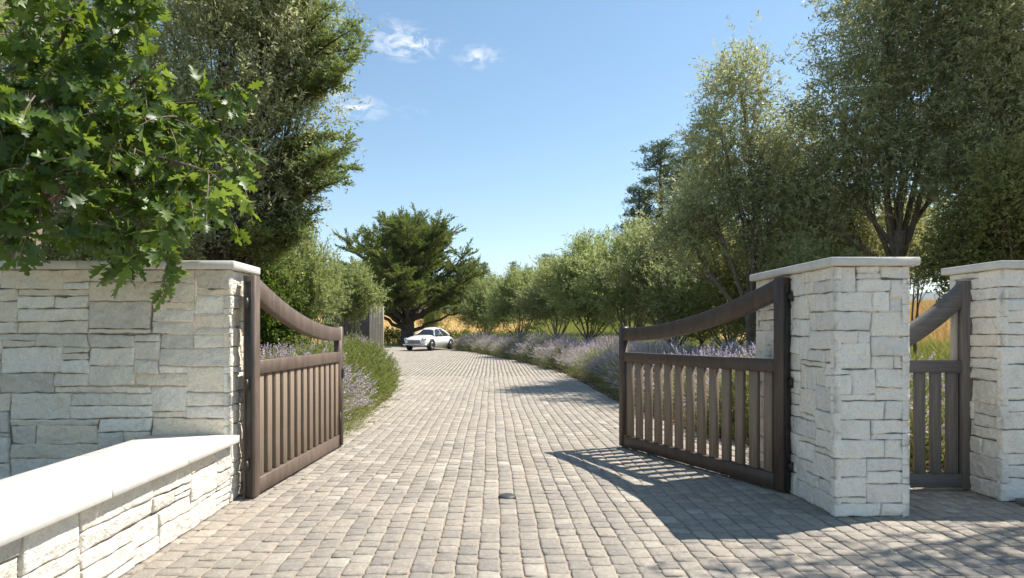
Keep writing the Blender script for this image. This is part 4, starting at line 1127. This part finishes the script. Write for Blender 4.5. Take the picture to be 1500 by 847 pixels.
# --- background conifers
def pine_proto():
    R = np.random.RandomState(51); t = thing('pine_tree', 'x', 'tree', (0, 0, 0), 0, 'pines far behind the olives')
    mb = MB(); mb.tube([(0, 0, -.2), (0, 0, 1), (.1, 0, 7), (0, .1, 13), (0, 0, 18)], [.42, .33, .26, .16, .04], 9)
    P = []; D = []
    for k in range(46):
        z = 3.5 + 14.2 * (k / 45); az = k * 2.4 + R.uniform(-.4, .4); l = (3.4 * (1 - ((z - 5) / 13.8) ** 2 if z > 5 else 1) * .9 + .5) * R.uniform(.6, 1.15)
        d = np.array([math.cos(az), math.sin(az), R.uniform(.0, .35)]); s0 = np.array([0, 0, z]); e = s0 + d * l
        mb.tube(bez(s0, (s0 + e) / 2 + [0, 0, -.15], e, 5), np.linspace(.07, .02, 5), 5, cap=False)
        for q in range(9):
            f = R.uniform(.35, 1.05); P.append(s0 + d * l * f + R.normal(size=3) * np.array([.35, .35, .18])); D.append(d)
    P = np.array(P); D = np.array(D); K = len(P); nt = 10
    base = P[:, None] + R.normal(size=(K, nt, 3)) * np.array([.22, .22, .12])
    td = unit(D[:, None] * .5 + R.normal(size=(K, nt, 3)) * np.array([.8, .8, .4]) + [0, 0, .5])
    v = twig_leaves(base.reshape(-1, 3), td.reshape(-1, 3), .35, 5, .30, .07, R, .6, 0, .3); nlv = len(v) // 4
    link('crown', np_mesh('crown', v, np.arange(nlv * 4).reshape(-1, 4), None, np.repeat(R.uniform(0, 1, K), nt * 5) * .6 + R.uniform(0, .4, nlv), mats=[M['pine']]), t)
    mb.build('trunk', M['bark_dark'], t, smooth=True)
    return t
pp = pine_proto()
pines = [(968, 205, 62, 1.15, 'tall dark pine with a ragged top above the middle of the right hand tree line'), (937, 272, 60, 1.0, 'lower dark pine at the left foot of the tall ragged pine'),
         (1040, 160, 66, 1.0, 'tallest dark pine showing behind the high olive tuft'), (1003, 225, 70, 1.1, 'dark pine between the ragged one and the tallest one'),
         (708, 385, 130, 1.3, 'small far pine just right of the cypress crown'), (752, 383, 120, .9, 'small pointed far pine right of the hill gap'),
         (802, 372, 95, 1.0, 'far pine poking above the middle of the young olive row'), (828, 378, 100, .9, 'far pine top beside another behind the young olives'), (690, 400, 140, 1.4, 'low far pine half hidden by the cypress crown edge'),
         (775, 392, 110, 1.0, 'lowest far pine tip behind the grey green olive')]
for i, (px, top, Y, wd, lab) in enumerate(pines):
    x = (px - VX) / F * Y; z = zg(x, Y) - .3; s = (H + (VY - top) / F * Y - z) / 18.2; loc = (x, Y, z)
    if i == 0: pp.location = loc; pp.scale = (s * wd,) * 2 + (s,); pp['label'] = lab
    else: copy_thing(pp, loc, i * 1.3, lab, (s * wd, s * wd, s))

# tree belt behind the field
def belt():
    R = np.random.RandomState(55)
    lob = [((0, 0, 3.2), (2.6, 2.4, 2.2))] + [((R.uniform(-2, 2), R.uniform(-1.5, 1.5), R.uniform(1.8, 4.6)), (1.4, 1.3, 1.1)) for _ in range(6)]
    t = make_tree('field_tree', 'x', 'tree', (0, 0, 0), .22, (0, 0, 1.4), lob, dict(nc=420, nt=8, nl=8, L=.5, ll=.26, lw=.12, cr=.3, up=.3, rough=.3), M['hedge'], M['bark_dark'], 55, group='round trees beyond the golden field', per=4, rel=True)
    k = 0
    for i, (px, Y, s) in enumerate([(480, 105, 1.2), (515, 112, 1.3), (548, 108, 1.0), (575, 118, 1.25), (612, 112, 1.1), (640, 120, 1.3), (668, 110, 1.15), (690, 118, 1.3), (722, 125, 1.1), (750, 118, 1.2), (780, 112, 1.3), (815, 120, 1.4), (850, 110, 1.3), (890, 105, 1.3), (930, 95, 1.3), (975, 90, 1.5), (1030, 85, 1.5), (1090, 80, 1.4)]):
        x = (px - VX) / F * Y; loc = (x, Y, zg(x, Y) - .2)
        lab = ['first', 'second', 'third', 'fourth', 'fifth', 'sixth', 'seventh', 'eighth', 'ninth', 'tenth', 'eleventh', 'twelfth', 'thirteenth', 'fourteenth', 'fifteenth', 'sixteenth', 'seventeenth', 'eighteenth'][i] + ' dark round tree from the left in the line beyond the golden field'
        if i == 0: t.location = loc; t.scale = (s, s, s); t['label'] = lab
        else: copy_thing(t, loc, i * 2.1, lab, (s, s, s))
belt()

# ================================================================== LAVENDER AND ROSEMARY
def lavender_proto(seed, nst=750, flower=True, purple=1.0):
    R = np.random.RandomState(seed); t = thing('lavender_bush', 'x', 'lavender', (0, 0, 0), 0, 'lavender bushes along the drive')
    # leaves: low dome
    K = 1500
    th = R.uniform(0, 6.28, K); el = np.arccos(R.uniform(0.02, 1, K)) ; r = R.uniform(.35, 1, K) ** .5
    d = np.stack([np.sin(el) * np.cos(th), np.sin(el) * np.sin(th), np.cos(el)], -1)
    P = d * r[:, None] * np.array([.84, .84, .60]); td = unit(d + R.normal(size=(K, 3)) * .35 + [0, 0, .5])
    v = twig_leaves(P, td, .22, 10, .055, .009, R, .55, 0, .2); nl = len(v) // 4
    link('foliage', np_mesh('foliage', v, np.arange(nl * 4).reshape(-1, 4), None, np.repeat(R.uniform(0, 1, K), 10) * .6 + R.uniform(0, .4, nl), mats=[M['lav_leaf']]), t)
    # stalks and flower spikes
    K = nst; th = R.uniform(0, 6.28, K); el = np.arccos(R.uniform(.30, 1, K)) * .95
    d = np.stack([np.sin(el) * np.cos(th), np.sin(el) * np.sin(th), np.cos(el)], -1)
    a = d * .5 * np.array([.95, .95, .9]); tip = d * R.uniform(.78, 1.06, (K, 1)) * np.array([1.02, 1.02, .92]) + R.normal(size=(K, 3)) * .04
    sd = unit(np.cross(d, R.normal(size=(K, 3)))) * .0022
    v = np.stack([a - sd, a + sd, tip + sd, tip - sd], 1).reshape(-1, 3)
    link('stalk', np_mesh('stalk', v, np.arange(K * 4).reshape(-1, 4), None, R.uniform(.4, 1, K), mats=[M['lav_leaf']]), t)
    dd = unit(tip - a)
    v = twig_leaves(tip - dd * .05, dd, .12, 9, .028, .019, R, .8, 0, .2); nl = len(v) // 4
    link('flower_spike', np_mesh('flower_spike', v, np.arange(nl * 4).reshape(-1, 4), None, np.repeat(R.uniform(0, 1, K), 9), mats=[M['lav_flower']]), t)
    return t
ORD = 'first second third fourth fifth sixth seventh eighth ninth tenth eleventh twelfth thirteenth fourteenth fifteenth sixteenth seventeenth eighteenth nineteenth twentieth'.split()
def ordn(i):
    return ORD[i] if i < 20 else 'number %d' % (i + 1)
lav = [lavender_proto(200, 620), lavender_proto(201, 760)]
lavused = [False, False]
Rl = random.Random(8); nlv_ = [0]
def put_lav(x, y, s, lab, k=None):
    i = nlv_[0] % 2 if k is None else k; nlv_[0] += 1
    z = zg(x, y) + .0; sc = (s * Rl.uniform(.95, 1.1), s * Rl.uniform(.95, 1.1), s * Rl.uniform(.92, 1.06)); rz = Rl.uniform(0, 6.28)
    if not lavused[i]:
        lavused[i] = True; lav[i].location = (x, y, z); lav[i].rotation_euler = (0, 0, rz); lav[i].scale = sc; lav[i]['label'] = lab
    else: copy_thing(lav[i], (x, y, z), rz, lab, sc)
# front row on the right edge of the drive, from the gate outwards
y = 7.1; i = 0
while y < 41:
    s = (1.32, 1.08, 1.28, 1.16, 1.36, 1.04)[i % 6]
    put_lav(float(xr(y)) + .84 * s + .02 + (.12 if i % 2 else 0), y, s, ordn(i) + ' lavender bush from the right gate along the drive edge row'); i += 1
    y += 1.62 * s
for rr_, off, nm in ((1, 2.0, 'second'), (2, 3.25, 'third')):
    y = 6.6 + .5 * rr_; i = 0
    while y < (30 if rr_ == 1 else 17):
        s = 1.22 + .1 * math.sin(i * 1.7 + rr_)
        if y > 10 or float(xr(y)) + off < 5.0: put_lav(min(float(xr(y)), 3.0 if y < 9 else 9) + off + .2 + Rl.uniform(-.15, .15), y, s, ordn(i) + ' lavender bush from the pier in the ' + nm + ' row back from the drive'); i += 1
        y += 1.25 * s
# lavender left, behind the left gate leaf
for k, (px, Y, s, lab) in enumerate([(395, 8.6, 1.25, 'lavender bush behind the hinge end of the left gate leaf'), (440, 9.6, 1.2, 'lavender bush seen over the middle of the left gate leaf'), (400, 11.2, 1.3, 'lavender bush behind the one at the hinge end of the left gate'), (435, 12.3, 1.1, 'lavender bush seen through the low end of the left gate leaf'),
                                     (430, 13.5, 1.25, 'lavender bush under the large pale olive bush on the left'), (515, 19.5, 1.25, 'lavender bush at the left bend of the drive before the fence'), (505, 22.5, 1.3, 'farther lavender bush at the left bend of the drive'), (490, 17.0, 1.2, 'lavender bush just behind the rosemary on the left bend'), (525, 26.5, 1.2, 'farthest lavender bush left of the drive by the board fence')]):
    put_lav((px - VX) / F * Y, Y, s, lab)

def rosemary_proto(seed):
    R = np.random.RandomState(seed); t = thing('rosemary_bush', 'x', 'shrub', (0, 0, 0), 0, 'rosemary bushes left of the drive')
    K = 1100
    th = R.uniform(0, 6.28, K); el = np.arccos(R.uniform(0.0, 1, K)); r = R.uniform(.2, 1, K) ** .5
    d = np.stack([np.sin(el) * np.cos(th), np.sin(el) * np.sin(th), np.cos(el)], -1)
    P = d * r[:, None] * np.array([.74, .74, .92]); td = unit(d * .9 + R.normal(size=(K, 3)) * .35 + [0, 0, .45])
    v = twig_leaves(P, td, .27, 30, .045, .013, R, .7, 0, .2, .2); nl = len(v) // 4
    link('foliage', np_mesh('foliage', v, np.arange(nl * 4).reshape(-1, 4), None, np.repeat(R.uniform(0, 1, K), 30) * .7 + R.uniform(0, .3, nl), mats=[M['rosemary']]), t)
    mb = MB()
    for k in range(26):
        e = P[k * 30]; mb.tube(bez(np.array([0, 0, -.05]), e * .5 + [0, 0, -.05], e, 5), np.linspace(.014, .004, 5), 5, cap=False)
    mb.build('stem', M['bark'], t)
    return t
rp = rosemary_proto(300)
rs_ = [(512, 11.6, 1.0, 'green rosemary bush nearest the free end of the left gate leaf'), (540, 13.0, .98, 'green rosemary bush bulging over the left edge of the drive'), (553, 14.6, .78, 'low rosemary bush at the outermost bulge of the left bed'), (520, 14.9, 1.05, 'tall rosemary bush behind the bulging one on the left bed'),
       (485, 10.9, 1.0, 'rosemary bush seen through the last slats of the left gate leaf'), (455, 10.2, .95, 'rosemary bush seen through the middle slats of the left gate leaf'), (425, 8.6, .9, 'rosemary bush seen through the first slats of the left gate leaf'), (535, 17.0, .9, 'far rosemary bush where the left bed starts to bend')]
for i, (px, Y, s, lab) in enumerate(rs_):
    x = (px - VX) / F * Y
    s *= 1.2; x = min(x, float(xl(Y)) - .72 * s)
    loc = (x, Y, zg(x, Y))
    if i == 0: rp.location = loc; rp.scale = (s, s, s); rp['label'] = lab
    else: copy_thing(rp, loc, i * 1.1, lab, (s, s, s * Rl.uniform(.95, 1.1)))
# spiky green growth seen through the small gate
for i, (x, y, s, lab) in enumerate([(4.0, 7.0, .95, 'rosemary bush behind the slats of the small grey gate'), (4.6, 7.9, 1.1, 'rosemary bush seen over the middle rail of the small grey gate'), (5.3, 7.4, 1.0, 'rosemary bush behind the hinge side of the small grey gate'), (5.7, 9.0, 1.15, 'taller rosemary bush farther behind the small grey gate'), (3.8, 8.6, 1.05, 'rosemary bush behind the thick pier near the small gate')]):
    copy_thing(rp, (x, y, zg(x, y)), i * 2.0, lab, (s, s, s))

# ================================================================== AIR
def air():
    mb = MB(); mb.add([(x, y, z) for x in (-6150, 6150) for y in (-450, 6150) for z in (-7, 470)],
                      [[0, 1, 3, 2], [4, 6, 7, 5], [0, 4, 5, 1], [2, 3, 7, 6], [0, 2, 6, 4], [1, 5, 7, 3]])
    m, nt, out = new_mat('summer_air'); v = N(nt, 'ShaderNodeVolumePrincipled', inp={'Color': (.80, .88, 1, 1), 'Density': .00008, 'Anisotropy': .2})
    nt.links.new(v.outputs[0], out.inputs['Volume'])
    tag(mb.build('haze', m), kind='stuff')
air()
# ================================================================== LIGHT, SKY, CAMERA
sd = Vector((.66, .235, 1.0)).normalized()
el = math.asin(sd.z); az = math.atan2(sd.x, sd.y)
sun = bpy.data.lights.new('sun', 'SUN'); sun.energy = 5.0; sun.angle = math.radians(.53); sun.color = (1, .955, .89)
so = bpy.data.objects.new('sun', sun); COL.objects.link(so); so.rotation_euler = sd.to_track_quat('Z', 'Y').to_euler(); so.location = (10, 0, 30)
wd = bpy.data.worlds.new('World'); SC.world = wd; wd.use_nodes = True
nt = wd.node_tree; nt.nodes.clear(); L = nt.links
out = N(nt, 'ShaderNodeOutputWorld'); bg = N(nt, 'ShaderNodeBackground', inp={'Strength': .105})
sky = N(nt, 'ShaderNodeTexSky', sky_type='NISHITA', sun_disc=False, sun_elevation=el, sun_rotation=az, altitude=50, air_density=1.0, dust_density=.2, ozone_density=.55)
tc = N(nt, 'ShaderNodeTexCoord'); nrm = N(nt, 'ShaderNodeVectorMath', operation='NORMALIZE'); L.new(tc.outputs['Generated'], nrm.inputs[0])
# small wisps of cloud: direction-centred patches broken by noise
acc = None
for (px, py, rx, ry, st) in ((597, 62, .055, .024, 1.0), (570, 40, .018, .02, .45), (702, 84, .042, .016, .6), (525, 158, .045, .018, .8), (495, 130, .02, .04, .7), (600, 165, .03, .01, .25)):
    d = Vector(((px - VX) / F, 1, (VY - py) / F)).normalized()
    sb = N(nt, 'ShaderNodeVectorMath', operation='SUBTRACT'); L.new(nrm.outputs[0], sb.inputs[0]); sb.inputs[1].default_value = d
    ml = N(nt, 'ShaderNodeVectorMath', operation='MULTIPLY'); L.new(sb.outputs[0], ml.inputs[0]); ml.inputs[1].default_value = (1 / rx, 1 / rx, 1 / ry)
    ln = N(nt, 'ShaderNodeVectorMath', operation='LENGTH'); L.new(ml.outputs[0], ln.inputs[0])
    mk = rng_map(nt, ln.outputs['Value'], 1.15, 0.0, 0, st)
    if acc is None: acc = mk
    else:
        mx = N(nt, 'ShaderNodeMath', operation='MAXIMUM'); L.new(acc, mx.inputs[0]); L.new(mk, mx.inputs[1]); acc = mx.outputs[0]
mp = N(nt, 'ShaderNodeMapping'); mp.inputs['Scale'].default_value = (1, 1, 1.9); L.new(nrm.outputs[0], mp.inputs['Vector'])
nz = noise(nt, mp.outputs[0], 34, 9, .62, .7)
m1 = N(nt, 'ShaderNodeMath', operation='MULTIPLY'); L.new(acc, m1.inputs[0]); L.new(rng_map(nt, nz.outputs['Fac'], .44, .66, 0, 1), m1.inputs[1])
m2 = N(nt, 'ShaderNodeMath', operation='MULTIPLY', use_clamp=True); L.new(m1.outputs[0], m2.inputs[0]); m2.inputs[1].default_value = 1.25
hs = N(nt, 'ShaderNodeHueSaturation', inp={'Hue': .491, 'Saturation': 1.10, 'Value': 1.0}); L.new(sky.outputs[0], hs.inputs['Color'])
c = mixc(nt, hs.outputs[0], (6.5, 6.6, 6.9), m2.outputs[0])
L.new(c, bg.inputs['Color']); L.new(bg.outputs[0], out.inputs['Surface'])

cam = bpy.data.cameras.new('camera'); co = bpy.data.objects.new('camera', cam); COL.objects.link(co)
co.location = (0, 0, H); co.rotation_euler = (math.radians(90), 0, 0)
cam.sensor_width = 36; cam.lens = F / 1500 * 36; cam.shift_x = 30 / 1500; cam.shift_y = (VY - 423.5) / 1500
cam.clip_end = 20000; cam.clip_start = .05; SC.camera = co
vs = SC.view_settings; vs.view_transform = 'Standard'; vs.look = 'None'; vs.gamma = 1; vs.use_curve_mapping = False; vs.exposure = 0.86
vs.use_white_balance = True; vs.white_balance_temperature = 6700; vs.white_balance_tint = 10
SC.cycles.max_bounces = 8; SC.cycles.diffuse_bounces = 4; SC.cycles.transmission_bounces = 4
